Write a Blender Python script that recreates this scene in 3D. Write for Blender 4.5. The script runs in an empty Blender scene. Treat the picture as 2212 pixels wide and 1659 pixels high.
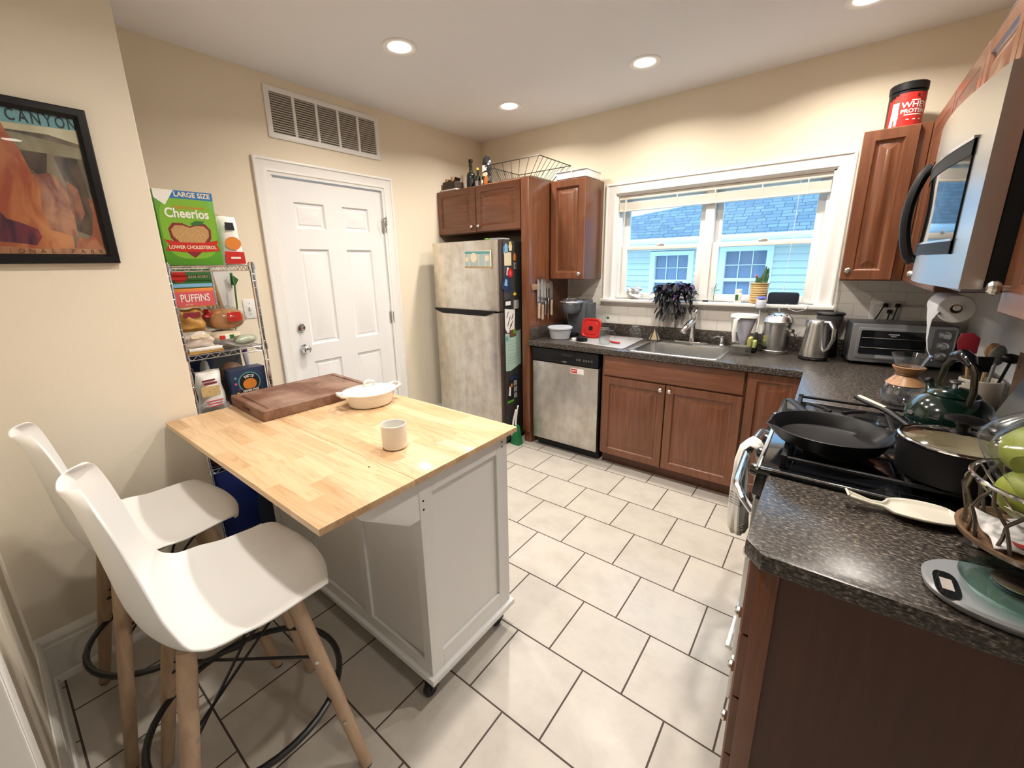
import bpy, bmesh, math, random
from mathutils import Vector, Matrix, Euler
random.seed(7)
S = bpy.context.scene
COL = S.collection
PI = math.pi
# ---------------------------------------------------------------- camera
cd = bpy.data.cameras.new('camera'); cam = bpy.data.objects.new('camera', cd); COL.objects.link(cam); S.camera = cam
cd.sensor_width = 36; cd.lens = 36*898.05/2212; cd.shift_x = 11.96/2212; cd.shift_y = -28.77/2212
cd.clip_start = .02
_r = Vector((0.79054, 0.61211, -0.01924)); _u = Vector((-0.13540, 0.20534, 0.96928)); _f = Vector((-0.59725, 0.76365, -0.24521))
cam.matrix_world = Matrix(((_r.x, _u.x, -_f.x, 2.88042), (_r.y, _u.y, -_f.y, -3.39696), (_r.z, _u.z, -_f.z, 1.51134), (0, 0, 0, 1)))
# ---------------------------------------------------------------- world, exposure, render look
S.view_settings.view_transform = 'Standard'; S.view_settings.look = 'None'; S.view_settings.gamma = 1
S.view_settings.exposure = -0.04; S.view_settings.use_curve_mapping = False
W = bpy.data.worlds.new('world'); S.world = W; W.use_nodes = True
_n = W.node_tree.nodes; _l = W.node_tree.links
_bg = _n['Background']; _tc = _n.new('ShaderNodeTexCoord'); _sx = _n.new('ShaderNodeSeparateXYZ'); _cr = _n.new('ShaderNodeValToRGB')
_l.new(_tc.outputs['Generated'], _sx.inputs[0]); _l.new(_sx.outputs['Z'], _cr.inputs[0]); _l.new(_cr.outputs[0], _bg.inputs[0])
_cr.color_ramp.elements[0].position = .45; _cr.color_ramp.elements[0].color = (.16, .30, .48, 1)
_cr.color_ramp.elements[1].position = .56; _cr.color_ramp.elements[1].color = (.31, .62, 1.0, 1)
_bg.inputs[1].default_value = 7.5
S.cycles.use_denoising = True; S.cycles.max_bounces = 8; S.cycles.transparent_max_bounces = 12
S.cycles.sample_clamp_indirect = 6; S.cycles.caustics_reflective = False; S.cycles.caustics_refractive = False
LAMP_W = 15.5
LAMP_C = (1.0, .915, .815)

# ---------------------------------------------------------------- helpers: objects
OFF = {}
def link(o): COL.objects.link(o); return o
def tag(o, label=None, cat=None, group=None, kind=None):
    if label: o['label'] = label
    if cat: o['category'] = cat
    if group: o['group'] = group
    if kind: o['kind'] = kind
    return o
def thing(name, label, cat, loc=(0, 0, 0), group=None, kind=None):
    o = link(bpy.data.objects.new(name, None)); o.location = loc; o.empty_display_size = .05
    OFF[o.name] = Vector(loc); return tag(o, label, cat, group, kind)
def place(o, loc, rz=0):
    o.location = loc; o.rotation_euler = (0, 0, rz); return o
def dup(o, loc, rz=0, label=None, parent=None):
    r = o.copy(); COL.objects.link(r)
    if parent is None:
        r.location = loc; r.rotation_euler = (0, 0, rz)
        if label: r['label'] = label
    else: r.parent = parent
    for ch in list(o.children): dup(ch, None, 0, None, r)
    return r

class MB:
    def __init__(s): s.b = bmesh.new(); s.m = 0; s.b.verts.ensure_lookup_table()
    def mat(s, i): s.m = i; return s
    def _q(s, fs, seq=False):
        for f in fs: f.material_index = s.m
    def face(s, vs):
        try: f = s.b.faces.new(vs); f.material_index = s.m; return f
        except ValueError: return None
    def absorb_ret(s, o):
        s.absorb(o.b); return s
    def mark(s): return len(s.b.verts)
    def xf(s, M, mk=0):
        s.b.verts.ensure_lookup_table()
        for v in s.b.verts[mk:]: v.co = M @ v.co
        return s
    def mapv(s, fn, mk=0):
        s.b.verts.ensure_lookup_table()
        for v in s.b.verts[mk:]: v.co = Vector(fn(v.co))
        return s
    def box(s, x0, x1, y0, y1, z0, z1, bev=0, seg=2):
        if x0 > x1: x0, x1 = x1, x0
        if y0 > y1: y0, y1 = y1, y0
        if z0 > z1: z0, z1 = z1, z0
        bev = min(bev, .49*min(x1-x0, y1-y0, z1-z0))
        if bev <= 0:
            v = [s.b.verts.new((x, y, z)) for z in (z0, z1) for y in (y0, y1) for x in (x0, x1)]
            for q in ((0, 2, 3, 1), (4, 5, 7, 6), (0, 1, 5, 4), (2, 6, 7, 3), (0, 4, 6, 2), (1, 3, 7, 5)): s.face([v[i] for i in q])
            return s
        t = bmesh.new()
        v = [t.verts.new((x, y, z)) for z in (z0, z1) for y in (y0, y1) for x in (x0, x1)]
        for q in ((0, 2, 3, 1), (4, 5, 7, 6), (0, 1, 5, 4), (2, 6, 7, 3), (0, 4, 6, 2), (1, 3, 7, 5)): t.faces.new([v[i] for i in q])
        bmesh.ops.bevel(t, geom=t.edges[:], offset=bev, segments=seg, profile=.5, affect='EDGES')
        s.absorb(t); return s
    def absorb(s, t):
        t.verts.ensure_lookup_table(); mp = {}
        for v in t.verts: mp[v.index if v.index >= 0 else id(v)] = None
        t.verts.index_update()
        nv = [s.b.verts.new(v.co) for v in t.verts]
        for f in t.faces: s.face([nv[v.index] for v in f.verts])
        t.free()
    def loft(s, rings, cap0=True, cap1=True, close=True):
        R = [[s.b.verts.new(p) for p in r] for r in rings]
        n = len(R[0])
        for a, b in zip(R, R[1:]):
            for i in range(n if close else n-1): s.face([a[i], a[(i+1) % n], b[(i+1) % n], b[i]])
        if cap0: s.face(R[0][::-1])
        if cap1: s.face(R[-1])
        return s
    def lathe(s, prof, c=(0, 0, 0), n=32, cap0=False, cap1=False, sx=1, sy=1):
        rings = [[(c[0]+sx*r*math.cos(2*PI*i/n), c[1]+sy*r*math.sin(2*PI*i/n), c[2]+z) for i in range(n)] for r, z in prof]
        return s.loft(rings, cap0, cap1)
    def cyl(s, p0, p1, r0, r1=None, n=20, cap=True):
        p0, p1 = Vector(p0), Vector(p1); r1 = r0 if r1 is None else r1
        d = (p1-p0).normalized(); a = Vector((0, 0, 1)) if abs(d.z) < .9 else Vector((1, 0, 0))
        u = d.cross(a).normalized(); w = d.cross(u)
        R = [[p+r*(math.cos(2*PI*i/n)*u+math.sin(2*PI*i/n)*w) for i in range(n)] for p, r in ((p0, r0), (p1, r1))]
        return s.loft(R, cap, cap)
    def tube(s, pts, r, n=8, closed=False, flat=None):
        P = [Vector(p) for p in pts]; k = len(P); R = []; up = None
        for i in range(k):
            if closed: d = (P[(i+1) % k]-P[i-1]).normalized()
            else: d = (P[min(i+1, k-1)]-P[max(i-1, 0)]).normalized()
            if up is None: up = Vector((0, 0, 1)) if abs(d.z) < .9 else Vector((1, 0, 0))
            u = d.cross(up).normalized(); w = u.cross(d).normalized(); up = w
            rr = r[i] if isinstance(r, (list, tuple)) else r
            fx = flat or 1
            R.append([P[i]+rr*(math.cos(2*PI*j/n)*u+fx*math.sin(2*PI*j/n)*w) for j in range(n)])
        if closed:
            R.append(R[0]); V = [[s.b.verts.new(p) for p in q] for q in R[:-1]]
            for i in range(k):
                a, b = V[i], V[(i+1) % k]
                for j in range(n): s.face([a[j], a[(j+1) % n], b[(j+1) % n], b[j]])
        else: s.loft(R)
        return s
    def prism(s, poly, lo, hi, plane='xy', bev=0):
        f = {'xy': lambda p, h: (p[0], p[1], h), 'xz': lambda p, h: (p[0], h, p[1]), 'yz': lambda p, h: (h, p[0], p[1])}[plane]
        t = bmesh.new()
        a = [t.verts.new(f(p, lo)) for p in poly]; b = [t.verts.new(f(p, hi)) for p in poly]; n = len(poly)
        t.faces.new(a[::-1]); t.faces.new(b)
        for i in range(n): t.faces.new([a[i], a[(i+1) % n], b[(i+1) % n], b[i]])
        bmesh.ops.recalc_face_normals(t, faces=t.faces[:])
        if bev: bmesh.ops.bevel(t, geom=[e for e in t.edges if (e.verts[0] in a) == (e.verts[1] in a)], offset=bev, segments=2, profile=.5, affect='EDGES')
        s.absorb(t); return s
    def sphere(s, c, r, nu=20, nv=12):
        r = (r, r, r) if not isinstance(r, (list, tuple)) else r
        return s.loft([[(c[0]+r[0]*math.sin(PI*j/nv)*math.cos(2*PI*i/nu), c[1]+r[1]*math.sin(PI*j/nv)*math.sin(2*PI*i/nu), c[2]-r[2]*math.cos(PI*j/nv)) for i in range(nu)] for j in [.02]+list(range(1, nv))+[nv-.02]])
    def grid(s, fn, nu, nv):
        V = [[s.b.verts.new(fn(i/nu, j/nv)) for i in range(nu+1)] for j in range(nv+1)]
        for j in range(nv):
            for i in range(nu): s.face([V[j][i], V[j][i+1], V[j+1][i+1], V[j+1][i]])
        return s
    def panel(s, u0, u1, v0, v1, prof, mp, back=None):
        """nested rectangular rings: prof = [(inset, height)...]; mp(u, v, d) -> xyz"""
        rings = []
        if back is not None: rings.append([mp(u, v, back) for u, v in ((u0, v0), (u1, v0), (u1, v1), (u0, v1))])
        for i, d in prof: rings.append([mp(u, v, d) for u, v in ((u0+i, v0+i), (u1-i, v0+i), (u1-i, v1-i), (u0+i, v1-i))])
        return s.loft(rings, back is not None, True)

def rrect(x0, x1, y0, y1, r, n=5):
    P = []
    for cx, cy, a in ((x1-r, y1-r, 0), (x0+r, y1-r, 90), (x0+r, y0+r, 180), (x1-r, y0+r, 270)):
        P += [(cx+r*math.cos(math.radians(a+90*i/n)), cy+r*math.sin(math.radians(a+90*i/n))) for i in range(n+1)]
    return P
def sell(cx, cy, rx, ry, n=32, e=2.0):
    return [(cx+rx*math.copysign(abs(math.cos(t))**(2/e), math.cos(t)), cy+ry*math.copysign(abs(math.sin(t))**(2/e), math.sin(t))) for t in [2*PI*i/n for i in range(n)]]

def finish(name, mb, mats, smooth=35, off=None, sub=0, solid=0):
    bmesh.ops.recalc_face_normals(mb.b, faces=mb.b.faces[:])
    if off is not None:
        for v in mb.b.verts: v.co -= off
    if smooth:
        a = math.radians(smooth)
        for f in mb.b.faces: f.smooth = True
        for e in mb.b.edges:
            if len(e.link_faces) == 2 and e.calc_face_angle(0) > a: e.smooth = False
    me = bpy.data.meshes.new(name); mb.b.to_mesh(me); mb.b.free()
    for m in (mats if isinstance(mats, (list, tuple)) else [mats]): me.materials.append(m)
    o = link(bpy.data.objects.new(name, me))
    if solid: m = o.modifiers.new('solid', 'SOLIDIFY'); m.thickness = solid; m.offset = -1
    if sub: m = o.modifiers.new('sub', 'SUBSURF'); m.levels = m.render_levels = sub
    return o
def part(name, mb, mats, parent, label=None, kind=None, **k):
    off = OFF.get(parent.name, Vector((0, 0, 0)))
    o = finish(name, mb, mats, off=off, **k); o.parent = parent; OFF[o.name] = off
    return tag(o, label, None, None, kind)
def solo(name, mb, mats, label, cat, group=None, kind=None, **k):
    vs = [v.co for v in mb.b.verts]
    lo = Vector([min(v[i] for v in vs) for i in range(3)]); hi = Vector([max(v[i] for v in vs) for i in range(3)])
    off = Vector(((lo.x+hi.x)/2, (lo.y+hi.y)/2, lo.z))
    o = finish(name, mb, mats, off=off, **k); o.location = off; OFF[o.name] = off
    return tag(o, label, cat, group, kind)
def struct(name, mb, mats, label=None, **k):
    o = finish(name, mb, mats, **k); OFF[o.name] = Vector((0, 0, 0)); o['kind'] = 'structure'
    return tag(o, label)
def text(name, s, size, mat, parent, o, ux, uy, depth=.0006, fn=None, align='CENTER', sx=1.0, bold=0):
    """words as a thin raised mesh; o = origin, ux / uy = text right and up vectors"""
    c = bpy.data.curves.new(name, 'FONT'); c.body = s; c.size = size; c.align_x = align; c.align_y = 'CENTER'; c.extrude = 0 if fn else depth/2
    c.offset = bold; c.resolution_u = 3
    t = bpy.data.objects.new(name, c); COL.objects.link(t)
    dg = bpy.context.evaluated_depsgraph_get(); me = bpy.data.meshes.new_from_object(t.evaluated_get(dg))
    bpy.data.objects.remove(t)
    off = OFF.get(parent.name, Vector((0, 0, 0))); ux, uy, o = Vector(ux), Vector(uy), Vector(o); uz = ux.cross(uy)
    for v in me.vertices:
        v.co = (Vector(fn(v.co.x*sx, v.co.y)) if fn else o+ux*v.co.x*sx+uy*v.co.y+uz*v.co.z)-off
    me.materials.clear(); me.materials.append(mat)
    ob = link(bpy.data.objects.new(name, me)); ob.parent = parent; OFF[ob.name] = off
    return ob

# ---------------------------------------------------------------- helpers: materials
def mat(name, col=(.8, .8, .8), rough=.5, metal=0., spec=.5, coat=0., trans=0., ior=1.45, emit=None, es=1., alpha=1., noise=0, nscale=8., bump=0, bscale=60., sheen=0, aniso=0, sss=0):
    m = bpy.data.materials.new(name); m.use_nodes = True; n = m.node_tree.nodes; l = m.node_tree.links; p = n['Principled BSDF']
    p.inputs['Base Color'].default_value = (*col, 1); p.inputs['Roughness'].default_value = rough; p.inputs['Metallic'].default_value = metal
    p.inputs['Specular IOR Level'].default_value = spec; p.inputs['Coat Weight'].default_value = coat; p.inputs['Coat Roughness'].default_value = .12
    p.inputs['Transmission Weight'].default_value = trans; p.inputs['IOR'].default_value = ior; p.inputs['Alpha'].default_value = alpha
    if sheen: p.inputs['Sheen Weight'].default_value = sheen
    if aniso: p.inputs['Anisotropic'].default_value = aniso
    if sss: p.inputs['Subsurface Weight'].default_value = sss; p.inputs['Subsurface Radius'].default_value = (.01, .006, .004)
    if emit: p.inputs['Emission Color'].default_value = (*emit, 1); p.inputs['Emission Strength'].default_value = es
    tc = n.new('ShaderNodeTexCoord')
    if noise:
        t = n.new('ShaderNodeTexNoise'); t.inputs['Scale'].default_value = nscale; t.inputs['Detail'].default_value = 5
        l.new(tc.outputs['Object'], t.inputs[0])
        mx = n.new('ShaderNodeMix'); mx.data_type = 'RGBA'
        mx.inputs[6].default_value = (*[c*(1-noise) for c in col], 1); mx.inputs[7].default_value = (*[min(1, c*(1+noise)) for c in col], 1)
        l.new(t.outputs[0], mx.inputs[0]); l.new(mx.outputs[2], p.inputs['Base Color'])
    if bump:
        t = n.new('ShaderNodeTexNoise'); t.inputs['Scale'].default_value = bscale; t.inputs['Detail'].default_value = 3
        l.new(tc.outputs['Object'], t.inputs[0]); b = n.new('ShaderNodeBump'); b.inputs['Strength'].default_value = bump; b.inputs['Distance'].default_value = .002
        l.new(t.outputs[0], b.inputs['Height']); l.new(b.outputs[0], p.inputs['Normal'])
    return m
def nt(m): return m.node_tree.nodes, m.node_tree.links, m.node_tree.nodes['Principled BSDF']
def ramp(n, stops):
    r = n.new('ShaderNodeValToRGB'); e = r.color_ramp.elements
    while len(e) < len(stops): e.new(.5)
    for k, (p, c) in zip(e, stops): k.position = p; k.color = (*c, 1) if len(c) == 3 else c
    return r
def wood(name, c0, c1, c2, axis='z', rough=.35, coat=.3, stretch=14, scale=3.0, bump=.05):
    m = mat(name, c1, rough, coat=coat); n, l, p = nt(m)
    tc = n.new('ShaderNodeTexCoord'); mp = n.new('ShaderNodeMapping'); l.new(tc.outputs['Object'], mp.inputs[0])
    sc = [scale*stretch]*3; sc['xyz'.index(axis)] = scale; mp.inputs['Scale'].default_value = sc
    a = n.new('ShaderNodeTexNoise'); a.inputs['Scale'].default_value = 1; a.inputs['Detail'].default_value = 6; a.inputs['Roughness'].default_value = .6; a.inputs['Distortion'].default_value = .6
    l.new(mp.outputs[0], a.inputs[0]); r = ramp(n, [(.3, c0), (.5, c1), (.72, c2)]); l.new(a.outputs[0], r.inputs[0])
    b = n.new('ShaderNodeTexNoise'); b.inputs['Scale'].default_value = 2.2; l.new(tc.outputs['Object'], b.inputs[0])
    mx = n.new('ShaderNodeMix'); mx.data_type = 'RGBA'; mx.blend_type = 'MULTIPLY'; mx.inputs[0].default_value = .55
    r2 = ramp(n, [(.3, (.72, .72, .72)), (.7, (1.15, 1.15, 1.15))]); l.new(b.outputs[0], r2.inputs[0])
    l.new(r.outputs[0], mx.inputs[6]); l.new(r2.outputs[0], mx.inputs[7]); l.new(mx.outputs[2], p.inputs['Base Color'])
    bp_ = n.new('ShaderNodeBump'); bp_.inputs['Strength'].default_value = bump; bp_.inputs['Distance'].default_value = .001; l.new(a.outputs[0], bp_.inputs['Height']); l.new(bp_.outputs[0], p.inputs['Normal'])
    return m
M = {}
M['wall'] = mat('wall_paint_cream', (.83, .745, .595), .75, noise=.03, nscale=3, bump=.12, bscale=180)
M['wallp'] = mat('wall_paint_greyed', (.76, .70, .59), .75, noise=.03, nscale=3, bump=.12, bscale=180)  # same cream wall paint, with the partition's greyer light put into the colour
M['ceil'] = mat('ceiling_paint', (.84, .85, .87), .85, bump=.08, bscale=150)
M['trim'] = mat('trim_paint_white', (.84, .83, .80), .35, noise=.02, nscale=6)
M['doorw'] = mat('door_paint_white', (.83, .83, .83), .4, noise=.02)
M['vinyl'] = mat('window_vinyl', (.84, .82, .78), .4)
M['black'] = mat('black_plastic', (.008, .008, .009), .38, spec=.3)
M['steelc'] = mat('clean_brushed_steel', (.60, .60, .59), .27, metal=1, bump=.05, bscale=40); M['potblk'] = mat('nonstick_black', (.008, .008, .009), .5, spec=.2)
M['blackm'] = mat('black_matte', (.015, .015, .016), .7)
M['white'] = mat('white_plastic', (.82, .82, .80), .35)
M['knob'] = mat('satin_nickel', (.72, .70, .66), .25, metal=1)
M['chrome'] = mat('chrome', (.82, .82, .84), .08, metal=1)
M['iron'] = mat('cast_iron', (.008, .008, .009), .42, spec=.3, bump=.3, bscale=300)
M['cab'] = wood('cabinet_cherry', (.130, .045, .020), (.175, .064, .029), (.22, .086, .041), 'z', rough=.32)
M['cabh'] = wood('cabinet_cherry_horizontal', (.130, .045, .020), (.175, .064, .029), (.22, .086, .041), 'x', rough=.32)
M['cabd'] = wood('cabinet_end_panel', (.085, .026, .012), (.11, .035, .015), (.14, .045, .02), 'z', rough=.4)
M['cabend'] = wood('cabinet_end_laminate', (.10, .030, .014), (.12, .038, .018), (.14, .048, .022), 'z', rough=.3)
M['glass'] = None
def glassm(name, tint=(1, 1, 1), rough=.0, fres=.9):
    """thin clear glass: transparent with a fresnel gloss"""
    m = bpy.data.materials.new(name); m.use_nodes = True; n = m.node_tree.nodes; l = m.node_tree.links; n.clear()
    o = n.new('ShaderNodeOutputMaterial'); t = n.new('ShaderNodeBsdfTransparent'); g = n.new('ShaderNodeBsdfGlossy'); x = n.new('ShaderNodeMixShader'); f = n.new('ShaderNodeLayerWeight')
    t.inputs[0].default_value = (*tint, 1); g.inputs['Roughness'].default_value = rough; f.inputs['Blend'].default_value = .5
    pw = n.new('ShaderNodeMath'); pw.operation = 'POWER'; pw.inputs[1].default_value = 3.5; l.new(f.outputs['Facing'], pw.inputs[0])
    mu = n.new('ShaderNodeMath'); mu.operation = 'MULTIPLY_ADD'; mu.inputs[1].default_value = .65*fres; mu.inputs[2].default_value = .05*fres; l.new(pw.outputs[0], mu.inputs[0])
    l.new(mu.outputs[0], x.inputs[0]); l.new(t.outputs[0], x.inputs[1]); l.new(g.outputs[0], x.inputs[2]); l.new(x.outputs[0], o.inputs[0]); return m
M['pane'] = glassm('window_glass', (.97, .99, 1), fres=.5)
M['glass'] = glassm('clear_glass', (.965, .98, .98), .01, fres=1.4)
M['glassb'] = glassm('carafe_glass', (.92, .95, .99), .05, fres=2.4); M['lidgl'] = glassm('lid_glass', (.80, .78, .70), .05, fres=1.6); M['glassg'] = glassm('green_tray_glass', (.74, .86, .82), .02, fres=1.4); M['ceramic2'] = None
M['frost'] = mat('frosted_plastic', (.80, .84, .90), .35, trans=.35, alpha=1)
# tiled floor
def m_floor():
    m = mat('floor_tile', (.6, .52, .4), .32, spec=.45); n, l, p = nt(m)
    tc = n.new('ShaderNodeTexCoord'); mp = n.new('ShaderNodeMapping'); mp.inputs['Location'].default_value = (-.020, .705, 0); l.new(tc.outputs['Object'], mp.inputs[0])
    b = n.new('ShaderNodeTexBrick'); b.offset = .5; b.offset_frequency = 2; b.squash = 1
    for k, v in (('Scale', 1), ('Mortar Size', .0033), ('Mortar Smooth', .1), ('Bias', 0), ('Brick Width', .306), ('Row Height', .306)): b.inputs[k].default_value = v
    b.inputs['Color1'].default_value = (.50, .468, .42, 1); b.inputs['Color2'].default_value = (.54, .506, .455, 1); b.inputs['Mortar'].default_value = (.075, .055, .045, 1)
    l.new(mp.outputs[0], b.inputs[0])
    a = n.new('ShaderNodeTexNoise'); a.inputs['Scale'].default_value = 7; a.inputs['Detail'].default_value = 8; a.inputs['Roughness'].default_value = .65; l.new(tc.outputs['Object'], a.inputs[0])
    r = ramp(n, [(.3, (.86, .85, .83)), (.55, (1, 1, 1)), (.75, (1.06, 1.03, .98))]); l.new(a.outputs[0], r.inputs[0])
    mx = n.new('ShaderNodeMix'); mx.data_type = 'RGBA'; mx.blend_type = 'MULTIPLY'; mx.inputs[0].default_value = 1; l.new(b.outputs[0], mx.inputs[6]); l.new(r.outputs[0], mx.inputs[7]); l.new(mx.outputs[2], p.inputs['Base Color'])
    bm_ = n.new('ShaderNodeBump'); bm_.invert = True; bm_.inputs['Strength'].default_value = .6; bm_.inputs['Distance'].default_value = .003; l.new(b.outputs['Fac'], bm_.inputs['Height']); l.new(bm_.outputs[0], p.inputs['Normal'])
    rr = n.new('ShaderNodeMapRange'); rr.inputs[3].default_value = .30; rr.inputs[4].default_value = .8; l.new(b.outputs['Fac'], rr.inputs[0]); l.new(rr.outputs[0], p.inputs['Roughness'])
    return m
M['floor'] = m_floor()
def m_subway():
    m = mat('subway_tile', (.8, .78, .74), .15); n, l, p = nt(m)
    tc = n.new('ShaderNodeTexCoord'); s = n.new('ShaderNodeSeparateXYZ'); c = n.new('ShaderNodeCombineXYZ'); ad = n.new('ShaderNodeMath'); l.new(tc.outputs['Object'], s.inputs[0])
    l.new(s.outputs['X'], ad.inputs[0]); l.new(s.outputs['Y'], ad.inputs[1]); l.new(ad.outputs[0], c.inputs[0]); l.new(s.outputs['Z'], c.inputs[1])
    mp = n.new('ShaderNodeMapping'); mp.inputs['Location'].default_value = (.0, -1.01, 0); l.new(c.outputs[0], mp.inputs[0])
    b = n.new('ShaderNodeTexBrick'); b.offset = .5; b.offset_frequency = 2
    for k, v in (('Scale', 1), ('Mortar Size', .0016), ('Mortar Smooth', .2), ('Bias', 0), ('Brick Width', .153), ('Row Height', .0763)): b.inputs[k].default_value = v
    b.inputs['Color1'].default_value = (.74, .71, .66, 1); b.inputs['Color2'].default_value = (.77, .74, .69, 1); b.inputs['Mortar'].default_value = (.55, .52, .48, 1)
    l.new(mp.outputs[0], b.inputs[0]); l.new(b.outputs[0], p.inputs['Base Color'])
    bm_ = n.new('ShaderNodeBump'); bm_.invert = True; bm_.inputs['Strength'].default_value = .5; bm_.inputs['Distance'].default_value = .002; l.new(b.outputs['Fac'], bm_.inputs['Height']); l.new(bm_.outputs[0], p.inputs['Normal'])
    return m
M['subway'] = m_subway()
def m_counter():
    m = mat('counter_speckled_laminate', (.06, .055, .05), .28, spec=.5); n, l, p = nt(m)
    tc = n.new('ShaderNodeTexCoord'); a = n.new('ShaderNodeTexNoise'); a.inputs['Scale'].default_value = 175; a.inputs['Detail'].default_value = 3; a.inputs['Roughness'].default_value = .7
    mp = n.new('ShaderNodeMapping'); mp.inputs['Scale'].default_value = (.5, 1, 1); l.new(tc.outputs['Object'], mp.inputs[0]); l.new(mp.outputs[0], a.inputs[0])
    r = ramp(n, [(.38, (.008, .007, .007)), (.48, (.038, .032, .027)), (.57, (.090, .076, .063)), (.70, (.33, .28, .235))]); l.new(a.outputs[0], r.inputs[0]); l.new(r.outputs[0], p.inputs['Base Color']); return m
M['counter'] = m_counter()
def m_steel(name, col, streak=1.0, r0=.22, r1=.5, stain=(.55, .48, .36), sc=(5, 5, 1.2)):
    m = mat(name, col, .35, metal=1); n, l, p = nt(m)
    tc = n.new('ShaderNodeTexCoord'); mp = n.new('ShaderNodeMapping'); mp.inputs['Scale'].default_value = sc; l.new(tc.outputs['Object'], mp.inputs[0])
    a = n.new('ShaderNodeTexNoise'); a.inputs['Scale'].default_value = 2.2; a.inputs['Detail'].default_value = 7; a.inputs['Roughness'].default_value = .62; l.new(mp.outputs[0], a.inputs[0])
    r = ramp(n, [(.38, stain), (.62, col)]); l.new(a.outputs[0], r.inputs[0])
    b = n.new('ShaderNodeTexNoise'); b.inputs['Scale'].default_value = 14; b.inputs['Detail'].default_value = 6; l.new(tc.outputs['Object'], b.inputs[0])
    mx = n.new('ShaderNodeMix'); mx.data_type = 'RGBA'; mx.blend_type = 'MULTIPLY'; mx.inputs[0].default_value = .5*streak
    r2 = ramp(n, [(.35, (.6, .58, .55)), (.6, (1, 1, 1))]); l.new(b.outputs[0], r2.inputs[0]); l.new(r.outputs[0], mx.inputs[6]); l.new(r2.outputs[0], mx.inputs[7]); l.new(mx.outputs[2], p.inputs['Base Color'])
    rr = n.new('ShaderNodeMapRange'); rr.inputs[1].default_value = .3; rr.inputs[2].default_value = .7; rr.inputs[3].default_value = r1; rr.inputs[4].default_value = r0; l.new(b.outputs[0], rr.inputs[0]); l.new(rr.outputs[0], p.inputs['Roughness'])
    return m
M['fridge'] = m_steel('smudged_stainless', (.84, .81, .76), .6, .30, .50, (.72, .67, .58))
M['steel'] = m_steel('brushed_stainless', (.66, .65, .63), .4, .18, .32, (.6, .59, .57))
M['dwsteel'] = m_steel('dishwasher_stainless', (.66, .64, .61), .7, .28, .48, (.55, .52, .47))
M['darkside'] = mat('appliance_side_dark', (.035, .033, .032), .35)
def m_butcher():
    m = mat('butcher_block', (.7, .5, .28), .42, coat=.08); n, l, p = nt(m)
    tc = n.new('ShaderNodeTexCoord'); b = n.new('ShaderNodeTexBrick'); b.offset = .37; b.offset_frequency = 2; b.squash = .8; b.squash_frequency = 3
    for k, v in (('Scale', 1), ('Mortar Size', .0), ('Bias', 0), ('Brick Width', .24), ('Row Height', .047)): b.inputs[k].default_value = v
    b.inputs['Color1'].default_value = (0, 0, 0, 1); b.inputs['Color2'].default_value = (1, 1, 1, 1); l.new(tc.outputs['Object'], b.inputs[0])
    tone = ramp(n, [(0, (.54, .345, .185)), (.35, (.63, .43, .25)), (.7, (.69, .49, .30)), (1, (.58, .375, .205))]); l.new(b.outputs[0], tone.inputs[0])
    # grain offset per stave
    v = n.new('ShaderNodeVectorMath'); v.operation = 'MULTIPLY_ADD'; l.new(b.outputs[0], v.inputs[0]); v.inputs[1].default_value = (7, 5, 3)
    mp = n.new('ShaderNodeMapping'); mp.inputs['Scale'].default_value = (2.2, 22, 22); l.new(tc.outputs['Object'], mp.inputs[0]); l.new(mp.outputs[0], v.inputs[2])
    a = n.new('ShaderNodeTexNoise'); a.inputs['Scale'].default_value = 1; a.inputs['Detail'].default_value = 4; a.inputs['Distortion'].default_value = 1.2; l.new(v.outputs[0], a.inputs[0])
    ww = n.new('ShaderNodeMath'); ww.operation = 'MULTIPLY'; ww.inputs[1].default_value = 9; l.new(a.outputs[0], ww.inputs[0])
    fr = n.new('ShaderNodeMath'); fr.operation = 'PINGPONG'; fr.inputs[1].default_value = 1; l.new(ww.outputs[0], fr.inputs[0])
    g = ramp(n, [(0, (.80, .76, .68)), (.25, (.95, .94, .91)), (1, (1.05, 1.05, 1.05))]); l.new(fr.outputs[0], g.inputs[0])
    mx = n.new('ShaderNodeMix'); mx.data_type = 'RGBA'; mx.blend_type = 'MULTIPLY'; mx.inputs[0].default_value = .9; l.new(tone.outputs[0], mx.inputs[6]); l.new(g.outputs[0], mx.inputs[7]); l.new(mx.outputs[2], p.inputs['Base Color'])
    return m
M['butcher'] = m_butcher()
M['cart'] = mat('cart_paint_white', (.76, .76, .755), .42)
M['lens'] = mat('lamp_lens', (1, 1, 1), .5, emit=(1, .92, .80), es=14)
# ================================================================ THE ROOM
L, RW, H = -.045, 3.50, 2.675
struct('floor', MB().box(-.3, 7.6, -5.3, .3, -.1, 0), M['floor'], smooth=0)
struct('ceiling', MB().box(-.3, 7.6, -5.3, .3, H, H+.1), M['ceil'], smooth=0)
w = MB(); Y0, Y1, DZ = -2.052, -1.192, 2.112
w.box(L-.15, L, Y1, .3, 0, H); w.box(L-.15, L, -5.3, Y0, 0, H); w.box(L-.15, L, Y0, Y1, DZ, H)
struct('wall_left', w, M['wall'], smooth=0)
WX0, WX1, WZ0, WZ1 = 1.395, 2.795, 1.222, 2.045
w = MB(); w.box(L, WX0, 0, .16, 0, H); w.box(WX1, RW+.15, 0, .16, 0, H); w.box(WX0, WX1, 0, .16, 0, WZ0); w.box(WX0, WX1, 0, .16, WZ1, H)
struct('wall_back', w, M['wall'], smooth=0)
struct('wall_right', MB().box(RW, RW+.15, -2.60, 0, 0, H), M['wall'], smooth=0)
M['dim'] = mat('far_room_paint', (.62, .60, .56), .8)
struct('wall_far_right', MB().box(7.5, 7.65, -5.3, -2.45, 0, H), M['dim'], smooth=0)
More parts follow.
